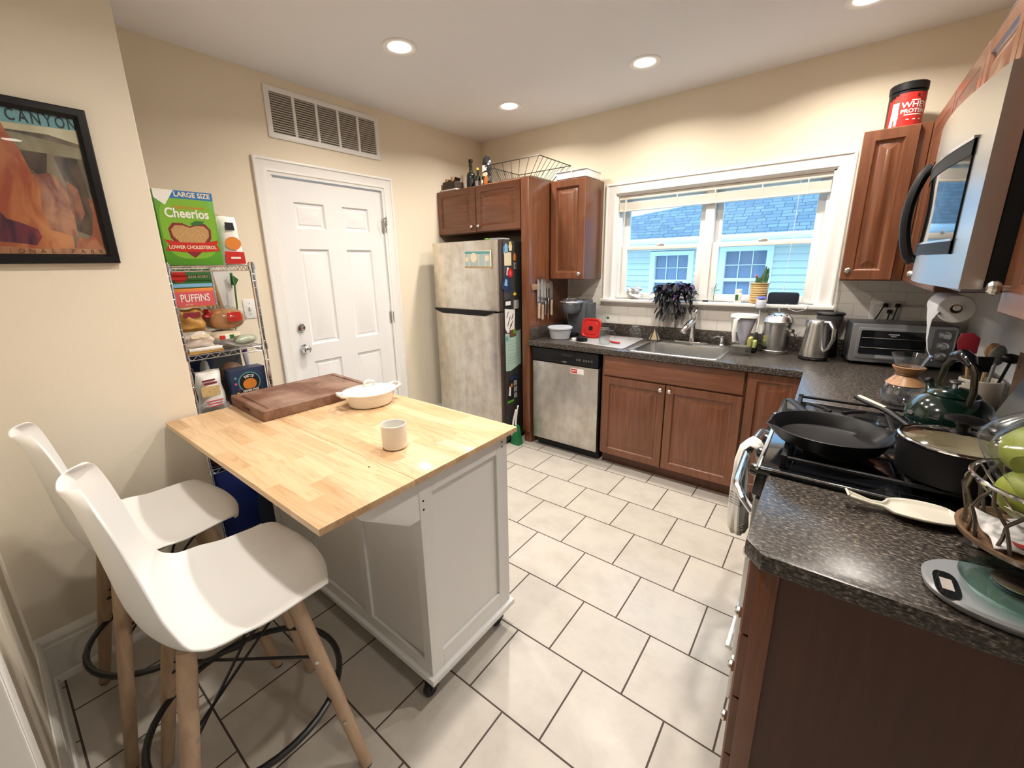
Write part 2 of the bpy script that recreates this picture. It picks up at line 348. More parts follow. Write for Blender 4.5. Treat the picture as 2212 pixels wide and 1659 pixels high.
struct('wall_far_side', MB().box(RW+.15, 7.5, -2.60, -2.45, 0, H), M['dim'], smooth=0)
struct('wall_front', MB().box(-.3, 7.6, -5.35, -5.2, 0, H), M['dim'], smooth=0)
struct('wall_partition', MB().box(L, .72, -3.62, -2.865, 0, H, .004), M['wallp'], smooth=0)
struct('wall_return', MB().box(.72, 1.95, -3.62, -3.50, 0, H), M['wallp'], smooth=0)
# subway tiles over the counters, on the back and the right walls
struct('trim_1', MB().box(.957, 1.306, -.007, 0, .9, 1.42).box(1.306, 2.886, -.007, 0, .9, 1.185).box(2.886, RW-.007, -.007, 0, .9, 1.42), M['subway'], smooth=0)
struct('trim_2', MB().box(RW-.007, RW, -2.48, -.0, .9, 1.42), mat('gloss_white_panel', (.82, .82, .81), .18), smooth=0)
# baseboards
def baseprof(mb, a, b, nrm, h=.205):
    """moulded baseboard from a to b (xy), sticking out along nrm"""
    pr = [(0, 0), (.028, 0), (.028, .012), (.022, .024), (.016, .027), (.016, .155), (.012, .160), (.012, .170), (.016, .175), (.014, .190), (.006, .200), (.004, h), (0, h)]
    mb.loft([[(p[0]+nrm[0]*d, p[1]+nrm[1]*d, z) for d, z in pr] for p in (a, b)])
struct('baseboard_partition', (lambda m: (baseprof(m, (.72, -3.50), (.72, -2.865+.016), (1, 0)), m)[1])(MB()), M['trim'])
struct('baseboard_return', (lambda m: (baseprof(m, (.736, -3.50), (1.86, -3.50), (0, 1)), m)[1])(MB()), M['trim'])
struct('baseboard_left', (lambda m: (baseprof(m, (L, -1.10), (L, 0), (1, 0)), baseprof(m, (L, -2.865), (L, -2.155), (1, 0)), m)[-1])(MB()), M['trim'])
struct('trim_3', MB().box(1.86, 1.96, -3.50, -3.48, 0, 2.15, .004).box(1.95, 1.965, -3.64, -3.48, 0, 2.15, .003), M['trim'])
# door casing: nested mouldings with mitres
def casing(name, y0, y1, z1, wd):
    """flat casing with two beads on the left wall, open at the floor"""
    pr = [(0, .0), (0, .020), (.006, .024), (.014, .024), (.020, .017), (.028, .015), (.060, .013), (.068, .016), (.076, .016), (.082, .010), (.088, .010), (wd, .010), (wd, 0)]
    mb = MB(); rings = []
    path = [lambda i: (y0+i, 0), lambda i: (y0+i, z1-i), lambda i: (y1-i, z1-i), lambda i: (y1-i, 0)]
    mb.loft([[(L+d, q(i)[0], q(i)[1]) for i, d in pr] for q in path]); return mb
struct('trim_4', casing('c', -2.150, -1.117, 2.196, .098), M['trim'])
struct('trim_5', MB().box(L-.1, L+.004, Y0, Y0+.012, 0, DZ).box(L-.1, L+.004, Y1-.012, Y1, 0, DZ).box(L-.1, L+.004, Y0+.012, Y1-.012, DZ-.012, DZ).box(L-.06, L-.05, Y0+.012, Y0+.025, 0, DZ-.012), M['trim'], smooth=0)
# six-panel door
d = MB(); dy0, dy1, dz0, dz1, fx = -2.036, -1.208, .012, 2.096, L-.008
cols = [(-1.921, -1.704), (-1.565, -1.345)]; rws = [(1.782, 1.951), (.983, 1.648), (.16, .858)]
ys = [dy0, cols[0][0], cols[0][1], cols[1][0], cols[1][1], dy1]; zs = [dz0, .16, .858, .983, 1.648, 1.782, 1.951, dz1]
for i in range(5):
    for j in range(7):
        if i in (1, 3) and j in (1, 3, 5): continue
        d.box(fx-.03, fx, ys[i], ys[i+1], zs[j], zs[j+1])
bmesh.ops.remove_doubles(d.b, verts=d.b.verts[:], dist=1e-5)
for a, b in cols:
    for c, e in rws:
        d.panel(a, b, c, e, [(0, 0), (.010, -.012), (.022, -.013), (.030, -.009), (.036, -.009), (.064, -.002)], lambda u, v, h: (fx+h, u, v))
door = struct('door_1', d, M['doorw'], 'white six-panel door', smooth=20)
def knobmb(mb, c, ax, s=1.0, prof=None):
    prof = prof or [(.0, .030), (.009, .029), (.0145, .024), (.0155, .018), (.012, .012), (.006, .008), (.006, 0)]
    mk = len(mb.b.verts); mb.lathe([(r*s, z*s) for r, z in prof], n=20)
    q = Vector((0, 0, 1)).rotation_difference(Vector(ax)).to_matrix().to_4x4(); mb.xf(Matrix.Translation(c) @ q, mk); return mb
part('door_knob', knobmb(MB(), (fx, -1.985, .965), (1, 0, 0), 1, [(0, .066), (.016, .065), (.026, .058), (.028, .048), (.022, .038), (.012, .032), (.012, .010), (.030, .008), (.033, 0)]), M['chrome'], door)
part('deadbolt', knobmb(MB(), (fx, -1.985, 1.115), (1, 0, 0), 1, [(0, .018), (.022, .017), (.028, .012), (.031, 0)]).box(fx+.016, fx+.032, -1.989, -1.981, 1.098, 1.132, .002), M['chrome'], door)
for z in (1.83, 1.11, .25): part('hinge', MB().cyl((L+.006, -1.203, z-.045), (L+.006, -1.203, z+.045), .007, n=10).box(L-.004, L+.001, -1.230, -1.203, z-.045, z+.045), M['knob'], door)
part('swing_bar_lock', MB().box(L, L+.012, -1.222, -1.150, 1.888, 1.902, .002).cyl((L+.018, -1.20, 1.85), (L+.018, -1.20, 1.905), .006, n=10).tube([(L+.012, -1.228, 1.895), (L+.03, -1.24, 1.885), (L+.03, -1.215, 1.80)], .0035), M['knob'], door)
# window
def wcasing():
    pr = [(0, .0), (0, .022), (.006, .027), (.014, .027), (.020, .019), (.028, .017), (.058, .015), (.066, .019), (.076, .019), (.084, .012), (.089, 0)]
    x0, x1, z1, z0 = WX0-.089, WX1+.089, WZ1+.084, WZ0
    mb = MB(); path = [lambda i: (x0+i, z0), lambda i: (x0+i, z1-i), lambda i: (x1-i, z1-i), lambda i: (x1-i, z0)]
    return mb.loft([[(q(i)[0], -d, q(i)[1]) for i, d in pr] for q in path])
win = struct('window_1', MB().box(WX0, WX0+.012, .0, .16, WZ0, WZ1).box(WX1-.012, WX1, .0, .16, WZ0, WZ1).box(WX0, WX1, .0, .16, WZ1-.012, WZ1).box(WX0, WX1, .04, .16, WZ0, WZ0+.012)
    .box(WX0+.012, WX0+.03, .05, .15, WZ0, WZ1).box(WX1-.03, WX1-.012, .05, .15, WZ0, WZ1).box(2.062, 2.122, .045, .15, WZ0, WZ1, .004), M['vinyl'], 'white double-hung twin window over the sink', smooth=0)
part('window_casing', wcasing(), M['trim'], win)
part('window_stool', MB().box(WX0-.10, WX1+.10, -.055, .06, WZ0-.026, WZ0, .006).box(WX0-.085, WX1+.085, -.018, 0, WZ0-.040, WZ0-.026, .004), M['trim'], win)
for k, (a, b) in enumerate(((WX0+.03, 2.062), (2.122, WX1-.03))):
    def sash(x0, x1, z0, z1, y, t=.030, wd=.046):
        m = MB(); m.box(x0, x0+wd, y, y+t, z0, z1, .004).box(x1-wd, x1, y, y+t, z0, z1, .004).box(x0+wd, x1-wd, y, y+t, z0, z0+wd*.8, .004).box(x0+wd, x1-wd, y, y+t, z1-wd*.75, z1, .004); return m
    part('upper_sash', sash(a, b, 1.612, WZ1-.012, .105), M['vinyl'], win)
    lo = part('lower_sash', sash(a, b, WZ0+.012, 1.647, .068), M['vinyl'], win)
    part('sash_lock', MB().box((a+b)/2-.03, (a+b)/2+.03, .062, .09, 1.645, 1.655, .003).box((a+b)/2-.01, (a+b)/2+.03, .058, .075, 1.652, 1.660, .002), M['vinyl'], lo)
    part('glass_pane', MB().box(a+.04, b-.04, .118, .121, 1.64, WZ1-.03), M['pane'], win)
    part('glass_pane', MB().box(a+.04, b-.04, .080, .083, WZ0+.04, 1.63), M['pane'], win)
# raised blind
M['blind'] = mat('blind_slats', (.80, .77, .69), .5)
bl = thing('window_blind', 'raised cream mini blind bunched at the top of the window', 'blind', (2.095, .03, 1.92))
part('headrail', MB().box(1.408, 2.782, .015, .050, 2.004, 2.032, .003), M['blind'], bl)
m = MB()
for i in range(13): m.box(1.412, 2.778, .016+.0008*(i % 2), .046, 1.929+.0042*i, 1.9322+.0042*i)
part('slats', m, M['blind'], bl, smooth=0)
part('bottom_rail', MB().box(1.410, 2.780, .014, .050, 1.914, 1.928, .003), M['blind'], bl)
for x in (1.47, 1.86, 2.12, 2.41, 2.66): part('ladder_cord', MB().box(x-.003, x+.003, .0125, .0145, 1.914, 2.01), M['blind'], bl)
part('pull_cord', MB().tube([(2.62, .012, 2.0), (2.618, .010, 1.7), (2.61, .010, 1.34)], .0013, 5).cyl((2.61, .01, 1.31), (2.61, .01, 1.34), .004, n=8), M['blind'], bl)
part('tilt_wand', MB().tube([(1.462, .010, 2.0), (1.463, .006, 1.8), (1.465, .006, 1.40)], .003, 6), M['blind'], bl)

# return air grille over the door
g = thing('air_vent', 'wide white return air grille in five louvred bays above the door', 'vent', (L, -1.61, 2.318))
m = MB(); y0, y1, z0, z1 = -2.022, -1.197, 2.319, 2.615; N = 5; bw = .018
m.box(L, L+.012, y0, y0+.032, z0, z1, .003).box(L, L+.012, y1-.032, y1, z0, z1, .003).box(L, L+.012, y0+.03, y1-.03, z0, z0+.032, .003).box(L, L+.012, y0+.03, y1-.03, z1-.032, z1, .003)
iw = (y1-y0-.064-bw*4)/5
for i in range(1, 5): yy = y0+.032+i*iw+(i-1)*bw; m.box(L, L+.012, yy, yy+bw, z0+.03, z1-.03, .002)
part('frame', m, M['trim'], g)
M['louvre'] = mat('louvre_grey', (.50, .46, .40), .5)
for i in range(5):
    yy = y0+.032+i*(iw+bw); m = MB()
    for j in range(17):
        z = z0+.036+j*.0140; m.loft([[(L+.004, q, z), (L+.0048, q, z+.0012), (L+.017-.008, q, z-.0072), (L+.0082, q, z-.0084)] for q in (yy, yy+iw)])
    part('louvre_bay', m, M['louvre'], g, smooth=0)
part('duct', MB().box(L+.0005, L+.002, y0+.02, y1-.02, z0+.02, z1-.02), mat('duct_dark', (.10, .09, .08), .9), g, smooth=0)
# switch plate
sw = thing('light_switch', 'white light switch plate on the wall beside the door, behind the wire rack', 'switch', (L, -2.296, 1.214))
part('plate', MB().box(L, L+.006, -2.332, -2.262, 1.216, 1.336, .003), M['white'], sw)
part('toggle', MB().box(L+.005, L+.018, -2.301, -2.291, 1.268, 1.290, .002), M['white'], sw)
for z in (1.243, 1.309): part('screw', MB().cyl((L+.005, -2.297, z), (L+.0072, -2.297, z), .003, n=8), M['knob'], sw)

# recessed lamps
def lamp(x, y, label):
    t = thing('recessed_light', label, 'ceiling light', (x, y, H), 'recessed ceiling lights')
    part('trim_ring', MB().lathe([(.094, 0), (.094, -.004), (.088, -.008), (.066, -.006), (.060, -.001)], (x, y, H), 40), M['ceilw'], t)
    part('lens', MB().lathe([(.062, 0), (.062, -.003), (.0, -.004)], (x, y, H), 32), M['lens'], t)
    ld = bpy.data.lights.new('lamp_glow', 'AREA'); ld.shape = 'DISK'; ld.size = .11; ld.energy = LAMP_W; ld.color = LAMP_C; ld.spread = math.radians(150)
    lo = link(bpy.data.objects.new('lamp_glow', ld)); lo.location = (0, 0, -.010); lo.parent = t
M['ceilw'] = mat('lamp_trim_white', (.9, .89, .86), .4)
lamp(.834, -1.667, 'recessed ceiling light nearest the air vent and the cereal rack')
lamp(.761, -.589, 'recessed ceiling light nearest the corner above the refrigerator')
lamp(1.80, -.613, 'recessed ceiling light above the sink window, left half')
lamp(2.829, -.568, 'recessed ceiling light cut by the top edge of the photo, toward the microwave')
for x, y, w_ in ((1.80, -1.667, 'over the aisle just above the top of the photo'), (2.83, -1.667, 'over the range, outside the photo'), (1.83, -2.72, 'above the stools, over the camera'), (5.5, -3.02, 'in the next room to the right, outside the photo'), (4.5, -2.85, 'added out of view past the right wall to brighten the cart')): lamp(x, y, 'recessed ceiling light '+w_)  # the last one is an added fill lamp for the cart side

# ================================================================ CABINETS
DP = [(0, -.004), (.003, 0), (.050, 0), (.055, -.007), (.060, -.010), (.067, -.011), (.071, -.010), (.098, -.001), (.101, 0)]
def door_y(name, x0, x1, z0, z1, y, parent, m=None, prof=DP, knob=None, label=None):
    """raised panel door facing -y with its face at y"""
    mb = MB().panel(x0, x1, z0, z1, prof, lambda u, v, h: (u, y-h, v), back=-.019)
    p = part(name, mb, m or M['cab'], parent, label, smooth=25)
    if knob: part('knob', knobmb(MB(), (knob[0], y, knob[1]), (0, -1, 0)), M['knob'], p)
    return p
def door_x(name, y0, y1, z0, z1, x, parent, m=None, prof=DP, knob=None):
    mb = MB().panel(y0, y1, z0, z1, prof, lambda u, v, h: (x-h, u, v), back=-.019)
    p = part(name, mb, m or M['cab'], parent, smooth=25)
    if knob: part('knob', knobmb(MB(), (x, knob[0], knob[1]), (-1, 0, 0)), M['knob'], p)
    return p
FLAT = [(0, -.004), (.004, 0)]
KICK = M['blackm']
# over-fridge cabinet
c = thing('over_fridge_cabinet', 'short two-door brown wooden cabinet mounted above the refrigerator', 'cabinet', (.42, -.31, 1.785))
part('cabinet_body', MB().box(L+.002, .880, -.600, -.002, 1.785, 2.156, .002), M['cab'], c)
door_y('door', L+.006, .412, 1.790, 2.152, -.620, c, M['cabh'], knob=(.378, 1.835))
door_y('door', .418, .874, 1.790, 2.152, -.620, c, M['cabh'], knob=(.452, 1.835))
solo('tall_side_panel', MB().box(.881, .956, -.620, -.002, .10, 2.157, .003).box(.884, .953, -.60, -.01, 0, .10), M['cab'], 'tall reddish brown panel between the refrigerator and the counter, knives on its side', 'panel')
# wall cabinet left of the window
c = thing('wall_cabinet', 'narrow single-door wall cabinet between the tall panel and the window', 'cabinet', (1.12, -.16, 1.391))
part('cabinet_body', MB().box(.958, 1.280, -.316, -.008, 1.391, 2.156, .002), M['cabend'], c)
door_y('door', .974, 1.278, 1.396, 2.150, -.335, c, knob=(1.246, 1.436))
# corner wall cabinet right of the window
c = thing('wall_cabinet', 'narrow single-door wall cabinet right of the window under the red protein tub', 'cabinet', (3.02, -.16, 1.391))
part('cabinet_body', MB().box(2.894, 3.155, -.316, -.008, 1.391, 2.156, .002), M['cab'], c)
door_y('door', 2.895, 3.112, 1.396, 2.152, -.335, c, knob=(2.925, 1.448))
# right wall cabinets
c = thing('wall_cabinet', 'two-door wall cabinet on the right wall between the corner and the microwave', 'cabinet', (3.33, -.82, 1.391))
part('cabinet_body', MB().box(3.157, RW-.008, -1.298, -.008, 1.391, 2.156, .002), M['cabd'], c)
door_x('door', -.826, -.345, 1.396, 2.152, 3.156, c, knob=(-.79, 1.44))
door_x('door', -1.292, -.832, 1.396, 2.152, 3.156, c, knob=(-.87, 1.44))
c = thing('wall_cabinet', 'short two-door wall cabinet above the microwave', 'cabinet', (3.33, -1.68, 1.880))
part('cabinet_body', MB().box(3.175, RW-.002, -2.062, -1.302, 1.882, 2.156, .002), M['cab'], c)
door_x('door', -1.679, -1.306, 1.890, 2.152, 3.156, c, knob=(-1.645, 1.925))
door_x('door', -2.058, -1.685, 1.890, 2.152, 3.156, c, knob=(-1.72, 1.925))
c = thing('wall_cabinet', 'brown wall cabinet nearest the camera, at the right edge past the microwave', 'cabinet', (3.33, -2.27, 1.391))
part('cabinet_body', MB().box(3.175, RW-.008, -2.47, -2.070, 1.391, 2.156, .002), M['cab'], c)
door_x('door', -2.466, -2.073, 1.396, 2.152, 3.156, c, knob=(-2.108, 1.448))

# dishwasher
dw = thing('dishwasher', 'stainless front dishwasher with black control strip under the counter', 'dishwasher', (1.286, -.3, 0))
X0, X1, YF = .990, 1.582, -.620
part('tub_body', MB().box(X0+.005, X1-.004, -.585, -.03, .06, .868), M['black'], dw)
part('door_panel', MB().box(X0, X1-.004, YF-.004, -.585, .082, .752, .006), M['dwsteel'], dw)
cp = part('control_panel', MB().box(X0, X1-.004, YF-.012, -.585, .757, .866, .008).box(1.235, 1.345, YF-.018, YF-.010, .800, .806, .002), M['black'], dw)
M['greyprint'] = mat('print_grey', (.10, .10, .105), .5); M['whiteprint'] = mat('print_white', (.75, .75, .75), .5)
part('maker_badge', MB().prism(sell(1.295, .775, .022, .005, 16), YF-.0135, YF-.0115, 'xz'), M['knob'], cp)
part('pocket_handle', MB().prism([(1.255, .838), (1.375, .838), (1.345, .818), (1.285, .818)], YF-.013, YF-.011, 'xz'), M['blackm'], cp)
for i, x in enumerate((1.405, 1.425, 1.460, 1.480, 1.500, 1.525)): part('button', MB().box(x-.006, x+.006, YF-.0135, YF-.011, .795, .812, .001), M['greyprint'], cp)
part('toe_kick', MB().box(X0+.01, X1-.01, -.56, -.54, .0, .075), M['blackm'], dw)
# base cabinets on the back wall
c = thing('sink_base_cabinet', 'wide two-door brown base cabinet under the sink', 'cabinet', (2.08, -.3, 0))
part('cabinet_body', MB().box(1.600, 2.534, -.600, -.02, .095, .735).box(1.600, 2.534, -.600, -.618+.03, .735, .874).box(1.600, 1.618, -.588, -.02, .735, .874).box(2.516, 2.534, -.588, -.02, .735, .874), M['cab'], c)
part('toe_kick', MB().box(1.600, 2.534, -.545, -.53, 0, .095), M['cabd'], c)
part('false_drawer_front', MB().panel(1.618, 2.528, .716, .868, FLAT, lambda u, v, h: (u, -.620-h, v), back=-.019), M['cabh'], c, smooth=25)
door_y('door', 1.616, 2.066, .098, .706, -.620, c, knob=(2.040, .672))
door_y('door', 2.072, 2.530, .098, .706, -.620, c, knob=(2.100, .672))
c = thing('corner_base_cabinet', 'blind corner base cabinet door between the sink cabinet and the range', 'cabinet', (2.7, -.3, 0))
part('cabinet_body', MB().box(2.537, 2.83, -.600, -.02, .095, .874).box(2.83, 3.49, -1.285, -.02, .095, .874), M['cab'], c)
part('toe_kick', MB().box(2.537, 2.87, -.545, -.53, 0, .095), M['cabd'], c)
door_y('door', 2.542, 2.822, .098, .868, -.620, c)
part('filler', MB().box(2.815, 2.83, -1.285, -.602, .095, .874, .002), M['cab'], c)
# drawer base near the camera
c = thing('drawer_base_cabinet', 'brown drawer base cabinet at the near end of the right counter', 'cabinet', (3.15, -2.27, 0))
part('cabinet_body', MB().box(2.835, 3.49, -2.450, -2.085, .0, .874), wood('end_panel_dimmed', (.060, .019, .009), (.070, .023, .011), (.082, .028, .013), 'z', rough=.45, coat=.1), c)  # cabinet wood darkened to put this end's dim light into its colour
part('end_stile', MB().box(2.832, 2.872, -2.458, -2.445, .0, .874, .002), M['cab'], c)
zz = [.115, .300, .485, .670, .868]
for a, b in zip(zz, zz[1:]):
    p = part('drawer_front', MB().panel(-2.448, -2.092, a+.003, b-.004, FLAT, lambda u, v, h: (2.812-h, u, v), back=-.022), M['cab'], c, smooth=25)
    part('knob', knobmb(MB(), (2.812, -2.27, (a+b)/2), (-1, 0, 0)), M['knob'], p)
# countertop
def ctop(poly, name, label):
    m = MB().prism(poly, .874, .914, 'xy', bev=.006); return m
ct = thing('countertop', 'dark speckled L-shaped countertop with backsplash around the sink corner', 'countertop', (2.1, -.3, .874))
m = MB().box(.957, 1.786, -.648, -.002, .874, .914, .006).box(2.344, 2.806, -.648, -.002, .874, .914, .006).box(1.78, 2.35, -.648, -.588, .874, .914, .004).box(1.78, 2.35, -.118, -.002, .874, .914, .004).box(2.80, RW-.008, -1.288, -.002, .874, .914, .006)
part('slab', MB().prism([(.957, -.648), (1.80, -.648), (1.80, -.575), (1.80, -.16), (1.80, -.01), (.957, -.01)], .874, .914, 'xy', .005).prism([(2.345, -.648), (2.806, -.648), (2.806, -1.290), (RW-.008, -1.290), (RW-.008, -.01), (2.345, -.01)], .874, .914, 'xy', .005)
     .prism([(1.798, -.648), (2.347, -.648), (2.347, -.575), (1.798, -.575)], .874, .914, 'xy').prism([(1.798, -.15), (2.347, -.15), (2.347, -.01), (1.798, -.01)], .874, .914, 'xy'), M['counter'], ct)
part('backsplash', MB().box(.957, RW-.008, -.027, -.008, .914, 1.012, .003).box(.957, .976, -.62, -.027, .914, 1.012, .003).box(RW-.027, RW-.008, -1.285, -.027, .914, 1.012, .003), M['counter'], ct)
solo('countertop', MB().prism([(2.800, -2.084), (2.800, -2.443), (2.836, -2.483), (3.492, -2.483), (3.492, -2.084)], .874, .914, 'xy', .005), M['counter'], 'dark speckled countertop end piece with a clipped corner, near the camera', 'countertop')

# ================================================================ REFRIGERATOR
fr = thing('refrigerator', 'smudged stainless top-freezer refrigerator with dark sides', 'refrigerator', (.44, -.45, 0))
FX0, FX1, FY = .080, .800, -.835
part('case', MB().box(.070, .815, -.765, -.06, .03, 1.700, .008), M['darkside'], fr)
def fdoor(z0, z1):
    q = [(FX0, -.768), (FX0, FY+.025), (FX0+.008, FY+.008), (FX0+.03, FY)]+[(FX0+.03+(FX1-FX0-.06)*i/8, FY-.006*math.sin(PI*i/8)) for i in range(1, 8)]+[(FX1-.03, FY), (FX1-.008, FY+.008), (FX1, FY+.025), (FX1, -.768)]
    return MB().prism(q, z0, z1, 'xy')
part('freezer_door', fdoor(1.158, 1.706), M['fridge'], fr, smooth=25)
part('fridge_door', fdoor(.07, 1.144), M['fridge'], fr, smooth=25)
for a, b in ((1.16, 1.704), (.072, 1.142)): part('door_edge', MB().box(FX1, FX1+.012, FY+.024, -.768, a, b, .003), mat('door_edge_brown', (.10, .075, .065), .3, metal=.6), fr)
part('handle', MB().prism([(FX0+.02, 1.163), (FX1-.012, 1.163), (FX1-.03, 1.150), (FX1-.11, 1.118), (FX0+.12, 1.122), (FX0+.05, 1.142)], FY-.030, FY+.012, 'xz', bev=.004), M['black'], fr, smooth=50)
part('hinge_cap', MB().box(.70, .80, -.80, -.66, 1.706, 1.718, .005), mat('hinge_grey', (.35, .35, .35), .4), fr)
part('base_grille', MB().box(.09, .80, -.80, -.74, .0, .065), M['black'], fr)

# ================================================================ RANGE AND MICROWAVE
M['enamel'] = mat('black_enamel', (.006, .007, .009), .08, coat=.6)
M['ovengl'] = mat('oven_glass', (.008, .009, .011), .05)
M['bluesteel'] = mat('polished_steel', (.70, .72, .75), .16, metal=1)
rg = thing('gas_range', 'black and stainless gas range with a towel on its oven handle', 'stove', (3.12, -1.69, 0))
RY0, RY1 = -2.074, -1.298
part('body', MB().box(2.80, 3.44, RY0, RY1, .03, .905, .003), M['black'], rg)
part('cooktop', MB().box(2.772, 3.46, RY0, RY1, .905, .925, .003).box(2.85, 3.36, RY0+.05, -1.70, .918, .927, .003).box(2.85, 3.36, -1.68, RY1-.05, .918, .927, .003), M['enamel'], rg)
part('cooktop_trim', MB().box(2.768, 2.780, RY0, RY1, .916, .928, .002).box(2.78, 3.44, RY0, RY0+.006, .921, .928, .001).box(2.78, 3.44, RY1-.006, RY1, .921, .928, .001), M['bluesteel'], rg)
part('control_panel', MB().prism([(2.80, .905), (2.772, .905), (2.765, .835), (2.80, .830)], RY0, RY1, 'xz', .003), M['enamel'], rg)
for i in range(5): part('burner_knob', knobmb(MB(), (2.768, RY1-.09-i*.145, .868), (-1, 0, 0), 1, [(0, .024), (.016, .023), (.018, .018), (.021, .004), (.022, 0)]), M['enamel'], rg)
od = part('oven_door', MB().box(2.772, 2.80, RY0+.004, RY1-.004, .235, .822, .006), M['steelc'], rg)
part('oven_window', MB().box(2.768, 2.774, RY0+.10, RY1-.10, .34, .70, .004), M['ovengl'], od)
hp = [(2.770, -1.345, .765), (2.742, -1.352, .785), (2.718, -1.385, .795)]+[(2.712-.010*math.sin(PI*i/8), -1.42-.52*i/8, .798) for i in range(9)]+[(2.718, -1.972, .795), (2.742, -2.012, .780), (2.770, -2.022, .752)]
part('oven_handle', MB().tube(hp, .0135, 12, flat=.8), M['bluesteel'], od)
part('bottom_drawer', MB().box(2.774, 2.80, RY0+.004, RY1-.004, .05, .222, .006).box(2.745, 2.775, RY0+.06, RY1-.06, .195, .212, .005), M['steel'], rg)
bgp = [(3.41, .925), (3.36, .935), (3.43, 1.165), (3.45, 1.185), (3.49, 1.185), (3.49, .90), (3.44, .90)]
part('backguard', MB().prism(bgp, RY0, RY1, 'xz', .004), M['steelc'], rg)
part('backguard_top', MB().box(3.435, 3.49, RY0-.002, RY1+.002, 1.180, 1.196, .005), M['black'], rg)
part('clock_display', MB().prism([(3.376, .995), (3.417, 1.13), (3.414, 1.132), (3.373, .997)], -1.85, -1.55, 'xz'), M['ovengl'], rg)
BC = [(2.95, -1.86), (2.95, -1.49), (3.24, -1.86), (3.24, -1.49)]
for x, y in BC:
    part('burner', MB().lathe([(.048, .0), (.048, .012), (.034, .014), (.034, .020), (.0, .022)], (x, y, .927), 28), M['blackm'], rg)
def grate(x0, x1, y0, y1):
    m = MB(); z = .962; h = .010; wd = .007
    for a, b in ((x0, y0), (x1, y0), (x0, y1), (x1, y1)): m.box(a-.008, a+.008, b-.008, b+.008, .926, z+.004, .002)
    for y in (y0, y1): m.box(x0, x1, y-wd, y+wd, z-h, z, .003)
    for x in (x0, x1): m.box(x-wd, x+wd, y0, y1, z-h, z, .003)
    xm = (x0+x1)/2; m.box(xm-wd, xm+wd, y0, y1, z-h, z, .003)
    for cx, cy in [(x, y) for x, y in BC if y0 < y < y1]:
        for k in range(4):
            a = PI/4+k*PI/2; d = Vector((math.cos(a), math.sin(a), 0)); q = Vector((cx, cy, z-.0115))
            m.tube([q+d*.026, q+d*.06+Vector((0, 0, .004)), q+d*.115], .0065, 6)
    return m
part('grate', grate(2.83, 3.36, -2.035, -1.705), M['iron'], rg)
part('grate', grate(2.83, 3.36, -1.672, -1.335), M['iron'], rg)

mw = thing('microwave', 'stainless over-the-range microwave with a curved black handle', 'microwave', (3.29, -1.68, 1.44))
MX, MZ0, MZ1 = 3.105, 1.442, 1.878
part('case', MB().box(3.13, RW-.003, -2.060, -1.304, MZ0+.004, MZ1, .003), M['black'], mw)
q = [(-2.062, 3.13), (-2.062, 3.096)]+[(-2.062+.760*i/14, 3.094-.030*math.sin(PI*i/14)) for i in range(15)]+[(-1.302, 3.13)]
part('door_front', MB().prism([(x, y) for y, x in q], MZ0, MZ1, 'xy'), M['steelc'], mw, smooth=25)
def mwf(y): t = (y+2.062)/.76; return 3.094-.030*math.sin(PI*t)
def mwp(y0, y1, z0, z1, d, n=8):
    pts = [(mwf(y0+(y1-y0)*i/n)-d, y0+(y1-y0)*i/n) for i in range(n+1)]; back = [(x+d+.002, y) for x, y in pts][::-1]
    return MB().prism(pts+back, z0, z1, 'xy')
part('window', mwp(-1.97, -1.43, MZ0+.075, MZ1-.115, .003), M['ovengl'], mw, smooth=25)
part('window_band', mwp(-1.97, -1.43, MZ1-.150, MZ1-.116, .0045), M['potblk'], mw, smooth=25); part('window_band', mwp(-1.97, -1.43, MZ0+.076, MZ0+.105, .0045), M['potblk'], mw, smooth=25)
for a_, b_ in ((MZ1-.117, MZ1-.110), (MZ0+.105, MZ0+.110)): part('window_trim', mwp(-1.97, -1.43, a_, b_, .006), M['bluesteel'], mw, smooth=25)
part('control_strip', mwp(-1.395, -1.32, MZ0+.05, MZ1-.07, .003, 3), M['ovengl'], mw, smooth=25)
part('handle', MB().tube([(mwf(-1.44)-.006-.036*math.sin(PI*i/14)**.6, -1.44-.005*math.sin(PI*i/14), MZ0+.055+(MZ1-MZ0-.145)*i/14) for i in range(15)], .021, 12, flat=.7), M['black'], mw)
part('underside', MB().box(3.10, RW-.01, -2.05, -1.31, MZ0-.006, MZ0+.004), mat('underside_grey', (.25, .25, .25), .4, metal=.7), mw, smooth=0)

# ================================================================ KITCHEN CART
kc = thing('kitchen_cart', 'white rolling kitchen cart with a butcher block top and raised drop leaf', 'kitchen island', (1.35, -2.42, 0))
CX0, CX1, CY0, CY1 = .80, 1.950, -2.660, -2.215
part('cart_top', MB().box(.735, 1.972, -2.6848, -2.175, .880, .900, .001), M['butcher'], kc)
part('drop_leaf', MB().box(.735, 1.972, -2.986, -2.6860, .880, .900, .001), M['butcher'], kc)
m = MB().box(CX0, CX1-.012, CY0+.012, CY1, .115, .878)
m.box(CX1-.012, CX1, CY0, CY0+.055, .115, .878, .002).box(CX1-.012, CX1, CY1-.065, CY1, .115, .878, .002).box(CX1-.012, CX1, CY0+.055, CY1-.065, .115, .185, .002).box(CX1-.012, CX1, CY0+.055, CY1-.065, .815, .878, .002)
part('side_panels', m, M['cart'], kc, smooth=0)
m = MB(); y = CY0
xs = [CX0, CX0+.05, 1.365, 1.405, 1.610, 1.650, CX1-.03, CX1]
for a, b in ((CX0, CX0+.04), (1.16, 1.20), (1.555, 1.60), (CX1-.04, CX1-.012)): m.box(a, b, y, y+.012, .165, .878, .002)
m.box(CX0, CX1-.012, y, y+.012, .115, .165, .002).box(CX0, CX1-.012, y, y+.012, .84, .878, .002)
part('back_frame', m, M['cart'], kc, smooth=0)
